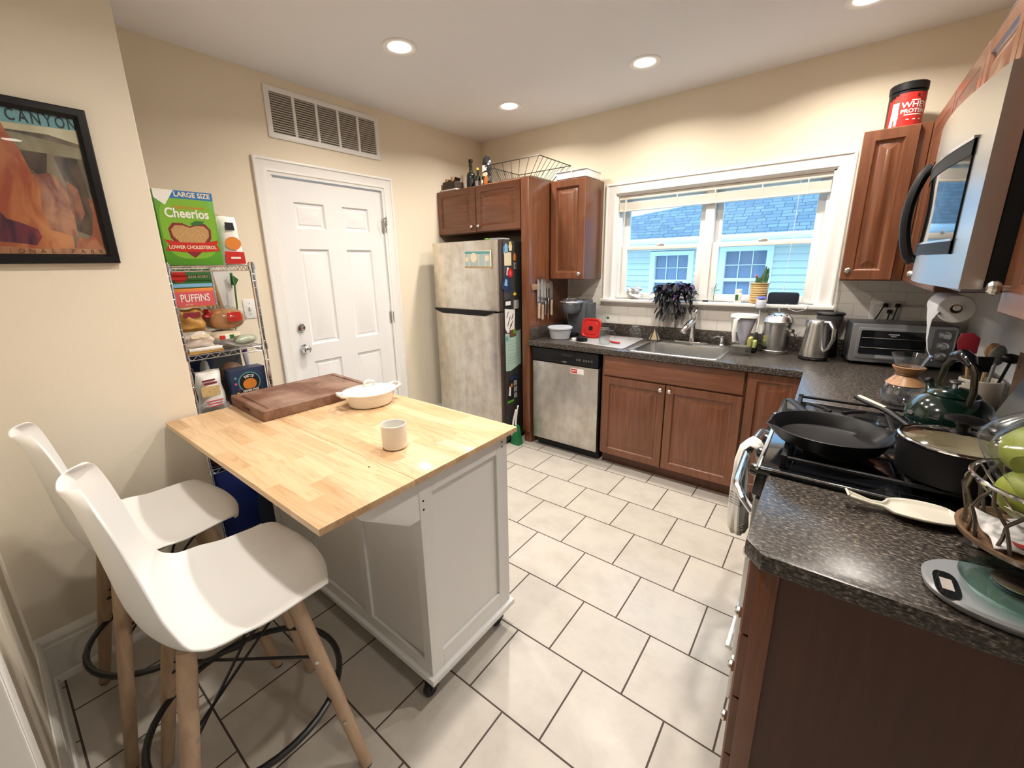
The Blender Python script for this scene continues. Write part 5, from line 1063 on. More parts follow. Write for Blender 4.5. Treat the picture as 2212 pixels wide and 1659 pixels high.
# water pitcher
wp = thing('water_pitcher', 'clear water filter pitcher with a white lid right of the sink', 'pitcher', (2.45, -.355, ZC))
def pr8(cx, cy, sx_, sy_, z, n=28): return [(cx+a, cy+b, z) for a, b in sell(0, 0, sx_, sy_, n, 2.8)]
part('clear_body', MB().loft([pr8(2.45, -.355, .052, .045, ZC+.001), pr8(2.45, -.355, .058, .048, ZC+.01), pr8(2.45, -.355, .072, .056, ZC+.22), pr8(2.45, -.355, .076, .058, ZC+.245)], True, False), M['glass'], wp)
part('water', MB().loft([pr8(2.45, -.355, .050, .042, ZC+.004), pr8(2.45, -.355, .056, .045, ZC+.06)]), glassm('water', (.93, .95, .97), .0, 1.3), wp)
part('filter_funnel', MB().loft([pr8(2.455, -.352, .016, .016, ZC+.07), pr8(2.455, -.352, .030, .028, ZC+.12), pr8(2.455, -.352, .062, .048, ZC+.235)]), mat('lavender_plastic', (.62, .61, .72), .3), wp)
part('lid', MB().loft([pr8(2.45, -.355, .074, .056, ZC+.243), pr8(2.45, -.355, .080, .062, ZC+.247), pr8(2.45, -.355, .078, .060, ZC+.262), pr8(2.45, -.355, .055, .040, ZC+.268)]), M['white'], wp)
part('handle', MB().tube([(2.425, -.405, ZC+.245), (2.415, -.445, ZC+.235), (2.413, -.455, ZC+.16), (2.418, -.442, ZC+.10), (2.428, -.405, ZC+.085)], .012, 10, flat=.7), M['white'], wp)
# sponge caddy
sc_ = thing('sponge_caddy', 'black wire caddy with yellow sponges between the pitcher and the steel canister', 'caddy', (2.52, -.19, ZC))
part('caddy_frame', wall4(MB().box(2.460, 2.518, -.25, -.13, ZC+.0005, ZC+.008), 2.460, 2.518, -.25, -.13, ZC, ZC+.035, .003), M['black'], sc_)
part('yellow_sponge', MB().box(2.464, 2.489, -.24, -.15, ZC+.009, ZC+.095, .006), mat('sponge_yellow', (.68, .62, .18), .9, bump=.6, bscale=400), sc_)
part('yellow_sponge', MB().box(2.490, 2.513, -.235, -.155, ZC+.009, ZC+.075, .006), mat('sponge_lime', (.55, .62, .20), .9, bump=.6, bscale=400), sc_)
part('black_scrubber', MB().box(2.492, 2.512, -.153, -.136, ZC+.04, ZC+.125, .008), M['blackm'], sc_)
br2 = thing('bottle_brush', 'upright clear bottle brush with a blue and white head in front of the window', 'brush', (2.50, -.10, ZC))
part('clear_stand', MB().lathe([(0, 0), (.022, 0), (.022, .02), (.014, .03), (.014, .15), (.016, .155)], (2.50, -.10, ZC), 20), M['glass'], br2)
part('stem', MB().cyl((2.50, -.10, ZC+.03), (2.50, -.10, ZC+.29), .0045, n=10), M['white'], br2)
part('white_bristles', MB().lathe([(.006, .275), (.026, .285), (.032, .31), (.030, .335), (.010, .345)], (2.50, -.10, ZC), 20), mat('bristle_white', (.75, .76, .85), .8, bump=.8, bscale=300), br2)
part('blue_cap', MB().lathe([(.012, .343), (.030, .350), (.026, .358), (0, .362)], (2.50, -.10, ZC), 20), mat('blue_translucent', (.10, .14, .65), .3), br2)
# steel canister
cn = thing('compost_canister', 'stainless steel canister with a domed lid right of the pitcher', 'canister', (2.615, -.145, ZC)); c_ = (2.615, -.145, ZC)
part('can_body', MB().lathe([(0, 0), (.076, 0), (.079, .004), (.080, .018), (.077, .022), (.084, .19), (.088, .195), (.088, .203)], c_, 40), M['steelc'], cn)
ldp = part('domed_lid', MB().lathe([(.090, .200), (.091, .208), (.086, .214), (.078, .232), (.060, .250), (.035, .262), (.008, .267)], c_, 40), M['steelc'], cn)
for i in range(10): a = 2*PI*i/10; part('vent_hole', MB().cyl((c_[0]+.058*math.cos(a), c_[1]+.058*math.sin(a), c_[2]+.250), (c_[0]+.060*math.cos(a), c_[1]+.060*math.sin(a), c_[2]+.2525), .005, n=8), M['blackm'], ldp)
part('lid_knob', MB().lathe([(.006, .265), (.005, .278), (.013, .284), (.013, .289), (0, .291)], c_, 20), M['chrome'], ldp)
part('handle_boss', MB().cyl((2.690, -.190, ZC+.155), (2.708, -.205, ZC+.155), .013, n=16), M['knob'], cn)
part('bail_handle', MB().tube([(2.708, -.200, ZC+.150), (2.722, -.17, ZC+.12), (2.728, -.13, ZC+.10), (2.722, -.09, ZC+.12)], .004, 8), M['chrome'], cn)
# electric kettle
ek = thing('electric_kettle', 'brushed steel electric kettle in the counter corner', 'kettle', (2.830, -.262, ZC)); c_ = (2.830, -.262, ZC)
part('power_base', MB().lathe([(0, 0), (.074, 0), (.075, .012), (.070, .016), (0, .017)], c_, 36), M['black'], ek)
part('kettle_body', MB().lathe([(.070, .018), (.073, .022), (.072, .05), (.064, .13), (.054, .21), (.050, .232), (.046, .240), (0, .243)], c_, 40), M['steelc'], ek)
part('water_window', MB().box(2.872, 2.886, -.335, -.325, ZC+.06, ZC+.17, .002).xf(Matrix.Translation((-.028, .030, 0))), M['ovengl'], ek)
part('handle', MB().tube([(2.866, -.295, ZC+.232), (2.890, -.318, ZC+.236), (2.912, -.338, ZC+.200), (2.914, -.340, ZC+.14), (2.898, -.330, ZC+.085), (2.880, -.310, ZC+.06)], [.012, .015, .014, .013, .012, .010], 12, flat=.7), M['steelc'], ek)
part('spout', MB().loft([[(2.785-dx, -.235+dy, ZC+z) for dx, dy in ((0, .015), (.018, 0), (0, -.015))] for z in (.20, .238)]), M['steelc'], ek)
# coffee grinder
gr = thing('coffee_grinder', 'black coffee grinder with a smoky hopper behind the electric kettle', 'coffee grinder', (2.882, -.108, ZC)); c_ = (2.882, -.108, ZC)
part('motor_base', MB().lathe([(0, 0), (.062, 0), (.064, .01), (.060, .08), (.052, .14), (.050, .165)], c_, 32), M['black'], gr)
part('hopper', MB().lathe([(.046, .165), (.050, .175), (.068, .235), (.070, .262)], c_, 32), mat('smoky_hopper', (.16, .16, .17), .15, trans=.4), gr)
part('hopper_lid', MB().lathe([(.074, .262), (.076, .268), (.072, .275), (0, .277)], c_, 32), M['black'], gr)
part('hopper_sticker', MB().box(2.862, 2.892, -.171, -.169, ZC+.215, ZC+.245), PK['grey'], gr, smooth=0)
# outlet
ot = thing('wall_outlet', 'double white outlet plate with three black plugs above the toaster oven', 'outlet', (3.135, -.008, 1.14))
part('plate', MB().box(3.068, 3.206, -.0135, -.0075, 1.136, 1.262, .003), M['white'], ot)
for x in (3.102, 3.172): part('receptacle', MB().prism(rrect(x-.018, x+.018, 1.160, 1.240, .008), -.015, -.013, 'xz'), M['white'], ot)
for x, z, pts in ((3.135, 1.237, [(3.125, -.04, 1.225), (3.105, -.05, 1.17), (3.08, -.04, 1.12)]), (3.158, 1.200, [(3.158, -.04, 1.19), (3.152, -.05, 1.15), (3.15, -.04, 1.10)]), (3.190, 1.237, [(3.188, -.04, 1.225), (3.180, -.05, 1.17), (3.170, -.04, 1.11)])):
    p = part('plug', MB().box(x-.012, x+.012, -.042, -.014, z-.010, z+.012, .004), M['black'], ot); part('cord', MB().tube([(x, -.038, z-.004)]+pts, .004, 7), M['black'], p)
# toaster oven
to = thing('toaster_oven', 'wide silver and black toaster oven on the back corner of the counter', 'toaster oven', (0, 0, 0))
TW, TD, TH = .440, .215, .228; TS = mat('toaster_silver', (.34, .35, .36), .3, metal=.7); TB = mat('toaster_case_dark', (.05, .05, .053), .35)
part('case', MB().box(0, TW, 0, TD, .014, TH+.014, .014, 3), TB, to)
part('front_frame', MB().prism(rrect(.004, TW-.004, .018, TH+.010, .018), -.006, .004, 'xz', .003), TS, to)
dp_ = part('door', MB().prism(rrect(.030, .335, .040, TH-.012, .012), -.014, -.006, 'xz', .003), TS, to)
part('door_glass', MB().prism(rrect(.044, .322, .066, TH-.026, .010), -.0165, -.0135, 'xz'), M['ovengl'], dp_)
part('door_handle', MB().box(.120, .245, -.040, -.016, .044, .060, .005), TS, dp_)
m = MB()
for i in range(2): m.tube([(.050, -.0175, .105+.055*i), (.318, -.0175, .105+.055*i)], .0016, 5)
part('rack_lines', m, M['knob'], dp_)
text('lettering', 'HAMILTON', .009, M['whiteprint'], dp_, (.185, -.0172, TH-.045), (1, 0, 0), (0, 0, 1)); text('lettering', 'BEACH', .007, M['whiteprint'], dp_, (.185, -.0172, TH-.055), (1, 0, 0), (0, 0, 1))
part('control_panel', MB().prism(rrect(.348, .428, .022, TH-.004, .008), -.010, -.005, 'xz', .002), mat('panel_slate', (.10, .11, .12), .35), to)
for z in (.190, .132, .074): part('dial', knobmb(MB(), (.388, -.010, z), (0, -1, 0), 1, [(0, .020), (.012, .020), (.014, .016), (.017, .006), (.024, .004), (.026, 0)]), GS, to); 
for x in (.03, TW-.03):
    for y in (.03, TD-.03): part('foot', MB().cyl((x, y, 0), (x, y, .016), .010, n=12), M['black'], to)
place(to, (2.990, -.290, ZC), math.radians(6))

# ================================================================ ON THE WINDOW SILL
ZS = WZ0+.0005
fbg = thing('foil_bag', 'crumpled silver foil bag at the left end of the sill', 'bag', (1.575, -.02, ZS))
part('bag', pouch_y(-.015, 1.515, 1.640, ZS, ZS+.100, .05, 17, crinkle=.012), mat('silver_foil', (.70, .69, .68), .28, metal=.8), fbg)
# purple trailing plant
pp = thing('hanging_plant', 'dark purple leafy plant trailing over the sill from its pot', 'plant', (1.90, -.02, ZS)); PC = Vector((1.895, -.015, ZS))
part('pot', MB().lathe([(0, .0), (.032, 0), (.040, .085), (.043, .09), (.038, .09), (0, .08)], PC, 24), PK['cream'], pp)
LF1 = mat('leaf_dark', (.016, .017, .018), .45, spec=.4, noise=.5, nscale=20); LF2 = mat('leaf_purple', (.050, .018, .085), .4, spec=.5, noise=.4, nscale=20)
rnd = random.Random(5)
def leaf(m, base, d, ln, wd, droop=.5):
    d = d.normalized(); side = d.cross(Vector((0, 0, 1)))
    if side.length < .1: side = Vector((1, 0, 0))
    side.normalize(); side = (side+Vector((0, 0, rnd.uniform(-.5, .5)))).normalized(); P_ = []
    for i in range(5):
        t = i/4; p = base+d*ln*t+Vector((0, 0, -droop*ln*t*t)); w = wd*(math.sin(PI*min(1, t*.94+.06))**.8)*(1-.25*t)
        nrm = side.cross(d).normalized(); P_.append((p-side*w+nrm*w*.25, p, p+side*w+nrm*w*.25))
    V = [[m.b.verts.new(q) for q in r] for r in P_]
    for a, b in zip(V, V[1:]):
        m.face([a[0], a[1], b[1], b[0]]); m.face([a[1], a[2], b[2], b[1]])
stems = MB(); lv = MB()
for k in range(34):
    a = rnd.uniform(-PI, .0) if k % 3 else rnd.uniform(0, PI); L_ = rnd.uniform(.07, .15); up = rnd.uniform(.03, .09)
    dx, dy = math.cos(a), math.sin(a)*(.7 if a < 0 else .15)
    p0 = PC+Vector((rnd.uniform(-.02, .02), rnd.uniform(-.02, .01), .085)); p1 = p0+Vector((dx*L_*.5, dy*L_*.5, up)); drop = rnd.uniform(.02, .17) if a < 0 else .02
    p2 = p0+Vector((dx*L_, dy*L_, up*.4)); p3 = p0+Vector((dx*L_*1.1, min(dy*L_*1.15, .04), -drop))
    pts = [p0.lerp(p1, t)*(1-t)+(p1.lerp(p2, t))*t for t in (0, .5, 1)]+[p2.lerp(p3, .5), p3]
    stems.tube(pts, .0018, 5)
    for j in range(8):
        t = rnd.random(); i = min(3, int(t*4)); q = pts[i].lerp(pts[i+1], t*4-i)
        lv.m = 1 if rnd.random() < .24 or (q.z > PC.z+.12 and rnd.random() < .5) else 0
        d = Vector((rnd.uniform(-1, 1)+dx*.5, rnd.uniform(-1, .3), rnd.uniform(-.9, .5)))
        leaf(lv, q, d, rnd.uniform(.040, .066), rnd.uniform(.013, .020), rnd.uniform(.1, .6))
for j in range(70):
    a = rnd.uniform(-PI, 0); r_ = rnd.uniform(.02, .10); lv.m = 0
    q = PC+Vector((r_*math.cos(a)*1.1, -.025+min(0, r_*math.sin(a)*.6), rnd.uniform(-.10, .13)))
    leaf(lv, q, Vector((math.cos(a)*.5, -.5, -1)), rnd.uniform(.045, .066), rnd.uniform(.014, .020), .2)
for v in lv.b.verts:
    if v.co.z > WZ0-.045 and v.co.z < ZS+.006 and v.co.y > -.058: v.co.y = -.060-.2*abs(v.co.y)*0
    if v.co.z <= WZ0-.04 and v.co.y > -.022: v.co.y = -.024
    if v.co.z >= ZS and v.co.y > .055: v.co.y = .054
part('stems', stems, LF2, pp); part('leaves', lv, [LF1, LF2], pp, smooth=0, kind=None)
solo('stone', MB().prism(sell(2.135, -.035, .020, .010, 16, 3), ZS, ZS+.012, 'xy', .003), M['blackm'], 'small flat black object on the sill between the purple plant and the glass vase', 'object')
gv = thing('glass_vase', 'clear bottle vase with one green sprig on the sill', 'vase', (2.185, -.02, ZS))
part('vase', MB().lathe([(0, .001), (.024, .001), (.026, .006), (.025, .07), (.018, .090), (.017, .105), (.019, .108)], (2.185, -.02, ZS), 24), M['glass'], gv)
GR = mat('leaf_green', (.06, .16, .06), .45, noise=.3); m = MB(); rnd = random.Random(11)
m.tube([(2.185, -.02, ZS+.01), (2.188, -.02, ZS+.10), (2.195, -.02, ZS+.135)], .0022, 6)
for b_, d, ln in (((2.190, -.02, ZS+.09), (.5, 0, .9), .09), ((2.186, -.02, ZS+.07), (-.6, -.2, .8), .065), ((2.19, -.02, ZS+.08), (.9, -.3, .3), .05)): leaf(m, Vector(b_), Vector(d), ln, .008, .15)
part('sprig', m, GR, gv)
wbt = thing('pill_bottle', 'small white bottle with a dark label between the vase and the cactus pot', 'bottle', (2.345, -.02, ZS))
part('bottle_body', MB().lathe([(0, 0), (.021, 0), (.023, .004), (.023, .066), (.018, .074)], (2.345, -.02, ZS), 24), M['white'], wbt)
part('cap', MB().lathe([(.021, .073), (.021, .092), (.018, .095), (0, .095)], (2.345, -.02, ZS), 24), M['white'], wbt)
part('label', MB().prism(rrect(2.331, 2.350, ZS+.018, ZS+.058, .003), -.0445, -.0435, 'xz'), PK['dgreen'], wbt)
cp2 = thing('cactus_pot', 'yellow ribbed ceramic pot with a cluster cactus on the sill', 'potted cactus', (2.467, -.008, ZS)); c_ = (2.467, -.005, ZS)
PY = mat('glaze_yellow', (.62, .42, .16), .25, coat=.4)
m = MB(); prf = [(0, .014), (.040, .014), (.046, .018)]
for i in range(7): prf += [(.050+.001*i, .022+i*.0155), (.053+.001*i, .027+i*.0155), (.053+.001*i, .031+i*.0155), (.050+.001*i, .0355+i*.0155)]
prf += [(.064, .134), (.065, .140), (.060, .142), (.056, .125), (0, .122)]
part('ribbed_pot', m.lathe(prf, c_, 40), PY, cp2); part('saucer', MB().lathe([(0, 0), (.046, 0), (.054, .006), (.056, .018), (.050, .018), (0, .012)], c_, 40), PY, cp2)
part('soil', MB().lathe([(.056, .123), (0, .125)], c_, 20), PK['brown'], cp2)
m = MB(); rnd = random.Random(3)
for i in range(24):
    a = rnd.uniform(0, 2*PI); r_ = rnd.uniform(0, .040); h = rnd.uniform(.03, .06)+(.05 if (r_*math.cos(a) > .010 and rnd.random() < .6) else 0)+(.02 if rnd.random() < .2 else 0); x, y = c_[0]+r_*math.cos(a), c_[1]+r_*math.sin(a)
    lx, ly = rnd.uniform(-.008, .008)+.006, rnd.uniform(-.008, .008); rr = rnd.uniform(.007, .010); mk = len(m.b.verts)
    m.loft([[(x+lx*t+rad*(1+.22*math.cos(5*th))*math.cos(th), y+ly*t+rad*(1+.22*math.cos(5*th))*math.sin(th), c_[2]+.122+h*t) for th in [2*PI*q/20 for q in range(20)]] for t, rad in ((0, rr*.9), (.3, rr), (.75, rr*.95), (.93, rr*.6), (1, rr*.15))])
part('cactus_stems', m, mat('cactus_green', (.05, .12, .05), .6, noise=.4, nscale=60), cp2)
part('cactus_flower', MB().sphere((c_[0]-.022, c_[1]-.03, c_[2]+.185), (.006, .006, .011), 10, 8), PK['pink'], cp2)
spk = thing('speaker', 'black rounded portable speaker lying on the right end of the sill', 'speaker', (2.613, -.01, ZS))
part('fabric_body', MB().prism(rrect(2.528, 2.702, ZS+.001, ZS+.078, .018), -.040, .020, 'xz', .008), mat('speaker_fabric', (.008, .012, .025), .85, bump=.4, bscale=500), spk)
part('top_strip', MB().box(2.56, 2.67, -.02, .0, ZS+.077, ZS+.0795, .001), M['black'], spk)
solo('phone_cable', MB().tube([(2.705, -.02, ZS+.003), (2.75, -.04, ZS+.003), (2.76, -.056, ZS-.002), (2.745, -.064, ZS-.03), (2.70, -.064, ZS-.042), (2.66, -.063, ZS-.028), (2.652, -.055, ZS+.003), (2.64, -.045, ZS+.003)], .0018, 6), M['white'], 'thin white cable looping over the right end of the sill', 'cable')
# ================================================================ DISHWASHER SIGN
dg_ = thing('dishwasher_sign', 'white slider magnet with a red DIRTY panel on the dishwasher door', 'sign', (1.405, -.626, .718)); yq = -.6248
part('backing', MB().prism(rrect(1.345, 1.462, .690, .733, .003), yq-.003, yq, 'xz'), M['white'], dg_, smooth=0)
part('red_panel', MB().prism([(1.349, .697), (1.402, .697), (1.402, .728), (1.349, .728)], yq-.0042, yq-.003, 'xz'), PK['red'], dg_, smooth=0)
text('lettering', 'DIRTY', .016, PK['white'], dg_, (1.3755, yq-.0046, .7125), (1, 0, 0), (0, 0, 1), bold=.0003)
part('slider_tab', MB().prism([(1.404, .697), (1.458, .697), (1.458, .728), (1.404, .728)], yq-.0050, yq-.003, 'xz'), PK['white'], dg_, smooth=0)
# ================================================================ RIGHT SIDE THINGS
whey = thing('protein_tub', 'red and black protein powder tub lettered WHEY PROTEIN on top of the wall cabinet', 'tub', (3.045, -.205, T0)); wc = (3.045, -.205, T0); wr = .073
part('tub_body', MB().lathe([(0, 0), (wr-.003, 0), (wr, .004), (wr, .168), (wr-.003, .172)], wc, 48), M['black'], whey)
part('lid', MB().lathe([(wr-.001, .172), (wr+.003, .174), (wr+.003, .205), (wr-.002, .210), (wr-.010, .207), (0, .207)], wc, 48), M['black'], whey)
va = math.atan2(-3.4-wc[1], 2.88-wc[0])
def cyl_pt(u, v, d=.001): a = va+.10+u/wr; return (wc[0]+(wr+d)*math.cos(a), wc[1]+(wr+d)*math.sin(a), wc[2]+v)
def wrap(pts, m, name, d=.0008):
    mb = MB(); mb.prism(pts, 0, .0005, 'xy'); bmesh.ops.subdivide_edges(mb.b, edges=[e for e in mb.b.edges if e.calc_length() > .012], cuts=8, use_grid_fill=True); mb.mapv(lambda v: cyl_pt(v.x, v.y, d+v.z)); return part(name, mb, m, whey, smooth=0)
m = MB()
def lab(u0, u1, v0, v1, n=18, d=.0006, mm=None, name='printed_label'):
    mb = MB(); mb.grid(lambda a, b: cyl_pt(u0+(u1-u0)*a, v0+(v1-v0)*b, d), n, 2); return part(name, mb, mm, whey)
lab(-.085, .105, .006, .128, mm=PK['red']); lab(-.040, .105, .126, .158, mm=PK['red'])
for i in range(3): lab(-.085+.015*i, -.070+.015*i, .126, .134+.008*i, 3, mm=PK['red'])
fw_ = dict(fn=lambda x, y: cyl_pt(x, y, .0014))
def wt2(s_, sz, u, v, mm=PK['white'], b=.0008): text('printed_words', s_, sz, mm, whey, (0, 0, 0), (1, 0, 0), (0, 1, 0), fn=lambda x, y: cyl_pt(u+x, v+y, .0016), bold=b)
wt2('WHEY', .038, .030, .100); wt2('PROTEIN', .026, .028, .072);
for u_, v_, w_ in ((-.01, .056, .075), (.0, .034, .012), (.026, .034, .012), (.052, .034, .012), (.012, .121, .035)): lab(u_, u_+w_, v_-.0025, v_+.0025, 4, .0012, PK['white'], 'printed_line')
wt2('6', .022, .036, .142, PK['black'])
# plain white athlete silhouette, no likeness
for q in (rrect(-.062, -.034, .070, .118, .006), rrect(-.064, -.032, .040, .072, .003), rrect(-.067, -.052, .008, .040, .003), rrect(-.046, -.034, .012, .042, .003)):
    lab(min(p[0] for p in q), max(p[0] for p in q), min(p[1] for p in q), max(p[1] for p in q), 4, .0012, PK['white'], 'printed_figure')
lab(-.055, -.038, .120, .136, 4, .0014, PK['brown'], 'printed_figure')
# paper towel
pt = thing('paper_towel', 'white paper towel roll on a holder under the right wall cabinet, one end trailing', 'paper towel', (3.296, -.72, 1.235)); tc_ = (3.296, 1.297)
PTM = mat('paper_white', (.80, .80, .80), .9, bump=.2, bscale=250)
def ycyl(prof, cx_, cz_, n=40): return MB().lathe([(r, y) for r, y in prof], (0, 0, 0), n).mapv(lambda v: (cx_+v.x, v.z, cz_+v.y))
part('roll', ycyl([(.020, -.85), (.055, -.85), (.058, -.847), (.058, -.593), (.055, -.590), (.020, -.590), (.020, -.85)], *tc_), PTM, pt)
part('core_hole', ycyl([(0, -.846), (.0170, -.846), (.0170, -.60), (0, -.60)], *tc_), M['blackm'], pt)
part('core', ycyl([(.0195, -.8495), (.0195, -.591), (.0165, -.591), (.0165, -.8495), (.0195, -.8495)], *tc_), PK['tan'], pt)
part('holder', MB().tube([(tc_[0], -.862, tc_[1]), (tc_[0], -.58, tc_[1])], .006, 8).tube([(tc_[0], -.58, tc_[1]), (tc_[0], -.57, 1.35), (tc_[0], -.575, 1.389)], .006, 8).cyl((tc_[0], -.872, tc_[1]+.006), (tc_[0], -.852, tc_[1]+.004), .011).box(tc_[0]-.03, tc_[0]+.03, -.61, -.55, 1.384, 1.391, .002), M['white'], pt)
m = MB(); seg = [(-.052, -.012, .024, -.73), (-.057, -.055, .020, -.735), (-.054, -.095, .011, -.735), (-.050, -.15, .006, -.73), (-.040, -.20, .005, -.73), (-.020, -.245, .004, -.74)]
part('trailing_end', MB().loft([[(tc_[0]+dx+w*math.cos(a)*.35, yy+w*3*math.sin(a)*(1 if i else 2), tc_[1]+dz) for a in [2*PI*k/12 for k in range(12)]] for i, (dx, dz, w, yy) in enumerate(seg)]), PTM, pt)
# pour-over carafe
cf = thing('coffee_carafe', 'hourglass glass pour-over coffee maker with a wooden collar', 'coffee carafe', (3.165, -1.085, ZC)); c_ = (3.165, -1.085, ZC)
part('glass_body', MB().lathe([(0, .001), (.046, .001), (.058, .008), (.072, .035), (.074, .058), (.064, .090), (.040, .115), (.030, .130), (.034, .145), (.048, .180), (.062, .215), (.0605, .215), (.046, .180), (.032, .146), (.028, .131), (.038, .114), (.062, .089), (.072, .058), (.070, .036), (.056, .010), (0, .004)], c_, 40), M['glassb'], cf)
CW = wood('carafe_collar', (.30, .14, .06), (.42, .22, .10), (.50, .28, .14), 'x', coat=.3)
part('wood_collar', MB().lathe([(.062, .088), (.064, .092), (.044, .118), (.036, .128), (.034, .134), (.036, .138), (.050, .158), (.052, .164), (.045, .166), (.031, .140), (.0295, .130), (.040, .116), (.0618, .090)], c_, 40), CW, cf)
part('leather_tie', MB().tube([(c_[0]+.037*math.cos(t), c_[1]+.037*math.sin(t), ZC+.133) for t in [2*PI*i/24 for i in range(24)]], .003, 6, closed=True), PK['brown'], cf)
# green kettle
kt = thing('stovetop_kettle', 'dark green enamel whistling kettle with an arched black handle on the rear burner', 'kettle', (3.235, -1.465, .963)); c_ = (3.238, -1.465, .964)
GE = mat('green_enamel', (.004, .019, .014), .12, coat=.8)
part('kettle_body', MB().lathe([(0, 0), (.092, 0), (.104, .007), (.110, .024), (.107, .048), (.092, .080), (.070, .100), (.060, .105)], c_, 44), GE, kt)
kl = part('lid', MB().lathe([(.063, .103), (.064, .108), (.056, .118), (.032, .129), (0, .132)], c_, 36), GE, kt)
part('lid_knob', MB().lathe([(.009, .130), (.008, .142), (.018, .148), (.018, .153), (0, .156)], c_, 20), GS, kl)
E_ = Vector((-.35, .94, 0)).normalized(); K0 = Vector(c_)
def kp(a, z, s=0): return K0+E_*a+Vector((E_.y, -E_.x, 0))*s+Vector((0, 0, z))
part('spout', MB().tube([kp(.080, .060), kp(.108, .085), kp(.125, .112)], [.022, .016, .013], 14), GE, kt); part('whistle_cap', MB().sphere(kp(.128, .118), .015, 14, 10), M['black'], kt)
hb_ = mat('handle_bronze', (.030, .024, .010), .35, metal=.4)
for s_ in (1, -1): part('handle_band', MB().tube([kp(s_*.070, .088), kp(s_*.078, .135), kp(s_*.066, .190), kp(s_*.035, .222)], .0155, 10, flat=.55), hb_, kt)
part('handle_grip', MB().tube([kp(-.050, .214), kp(-.030, .230), kp(0, .238), kp(.030, .230), kp(.050, .214)], [.012, .019, .021, .019, .012], 14), M['enamel'], kt)
part('maker_badge', MB().prism(sell(0, 0, .014, .007, 16), 0, .002, 'xy').xf(Matrix.Translation(K0+Vector((-.098, -.046, .040))) @ Euler((math.radians(80), 0, math.radians(-66))).to_matrix().to_4x4()), GS, kt)
# utensil crock
uc = thing('utensil_crock', 'cream ceramic crock full of cooking utensils behind the kettle', 'utensil crock', (3.375, -1.06, ZC)); c_ = (3.375, -1.06, ZC)
part('crock', MB().lathe([(0, 0), (.056, 0), (.060, .006), (.060, .135), (.056, .138), (.054, .132), (.054, .01), (0, .01)], c_, 36), mat('crock_cream', (.62, .58, .48), .35), uc)
def utensil(label, top, hm, m, head, bx=0, by=0):
    t = thing('cooking_utensil', label, 'utensil', (c_[0]+bx, c_[1]+by, ZC+.012), 'utensils in the crock')
    T_ = Vector(top); B_ = Vector((c_[0]+bx, c_[1]+by, ZC+.014)); part('handle', MB().tube([B_, B_.lerp(T_, .5), T_], .005, 8), hm, t)
    mk = MB(); d = (T_-B_).normalized(); q = Vector((0, 0, 1)).rotation_difference(d).to_matrix().to_4x4(); head(mk); mk.xf(Matrix.Translation(T_) @ q); part('head', mk, m, t); return t
utensil('red silicone spatula standing in the crock, broad blade', (3.330, -1.02, ZC+.235), PK['tan'], mat('silicone_red', (.30, .015, .03), .5), lambda k: k.prism([(-.028, -.01), (.022, -.01), (.030, .05), (.010, .072), (-.022, .070), (-.032, .04)], -.004, .004, 'xz', .002), -.02, .02)
utensil('grey slotted spoon standing upright in the crock', (3.395, -1.075, ZC+.205), PK['grey'], mat('nylon_grey', (.15, .15, .14), .45), lambda k: k.sphere((0, 0, .030), (.022, .006, .040)), .01, -.01)
utensil('black ladle leaning to the right in the crock', (3.425, -1.10, ZC+.215), M['black'], M['black'], lambda k: k.sphere((0, .01, .014), (.028, .022, .018)), .02, -.02)
utensil('brown wooden spoon leaning in the crock behind the red spatula', (3.395, -1.005, ZC+.220), PK['tan'], PK['tan'], lambda k: k.sphere((0, 0, .02), (.022, .007, .032)), 0, .025)
utensil('black slotted turner leaning forward in the crock', (3.355, -1.115, ZC+.185), M['black'], M['black'], lambda k: k.prism([(-.022, -.01), (.022, -.01), (.028, .05), (-.028, .05)], -.003, .003, 'xz', .001), -.01, -.025)
kb = thing('knife_block', 'brown wooden box against the right wall behind the range', 'wooden box', (3.455, -1.20, ZC))
part('wood_body', MB().prism([(3.425, ZC), (3.470, ZC), (3.470, ZC+.24), (3.425, ZC+.27)], -1.265, -1.165, 'xz', .004), wood('block_wood', (.09, .05, .03), (.14, .08, .05), (.18, .11, .07), 'z'), kb)
part('clip', MB().cyl((3.420, -1.20, ZC+.22), (3.426, -1.20, ZC+.22), .006), M['knob'], kb)
# skillet
CI = mat('seasoned_iron', (.006, .006, .007), .40, spec=.25, bump=.1, bscale=200)
sl = thing('skillet', 'black cast iron skillet on the front burner', 'skillet', (2.925, -1.850, .963)); c_ = (2.925, -1.850, .9635)
def pan(prof, n=56):
    R_ = []
    for r, z in prof:
        ring = []
        for i in range(n):
            a = 2*PI*i/n; k = r
            for sp in (math.radians(200), math.radians(20)):
                da = abs((a-sp+PI) % (2*PI)-PI)
                if r > .13 and z > .03: k += .016*math.exp(-(da/.13)**2)*(z/.045)
            ring.append((c_[0]+k*math.cos(a), c_[1]+k*math.sin(a), c_[2]+z-(.003*math.exp(-(abs((a-math.radians(200)+PI) % (2*PI)-PI)/.13)**2) if z > .04 else 0)))
        R_.append(ring)
    return MB().loft(R_)
part('pan_body', pan([(.02, 0), (.122, 0), (.130, .003), (.152, .044), (.154, .047), (.150, .048), (.147, .046), (.126, .009), (.118, .006), (.02, .005)]), CI, sl)
hd = Vector((-.42, .90, 0)).normalized(); hp0 = Vector(c_)+hd*.150+Vector((0, 0, .040))
sd_ = Vector((hd.y, -hd.x, 0))
m = MB(); P_ = [(0, .020), (.03, .014), (.08, .013), (.115, .016), (.130, .011), (.136, .004)]
m.loft([[hp0+hd*t+sd_*w*math.cos(a)+Vector((0, 0, t*.04+.005*math.sin(a))) for a in [2*PI*k/12 for k in range(12)]] for t, w in P_])
part('handle', m, CI, sl)
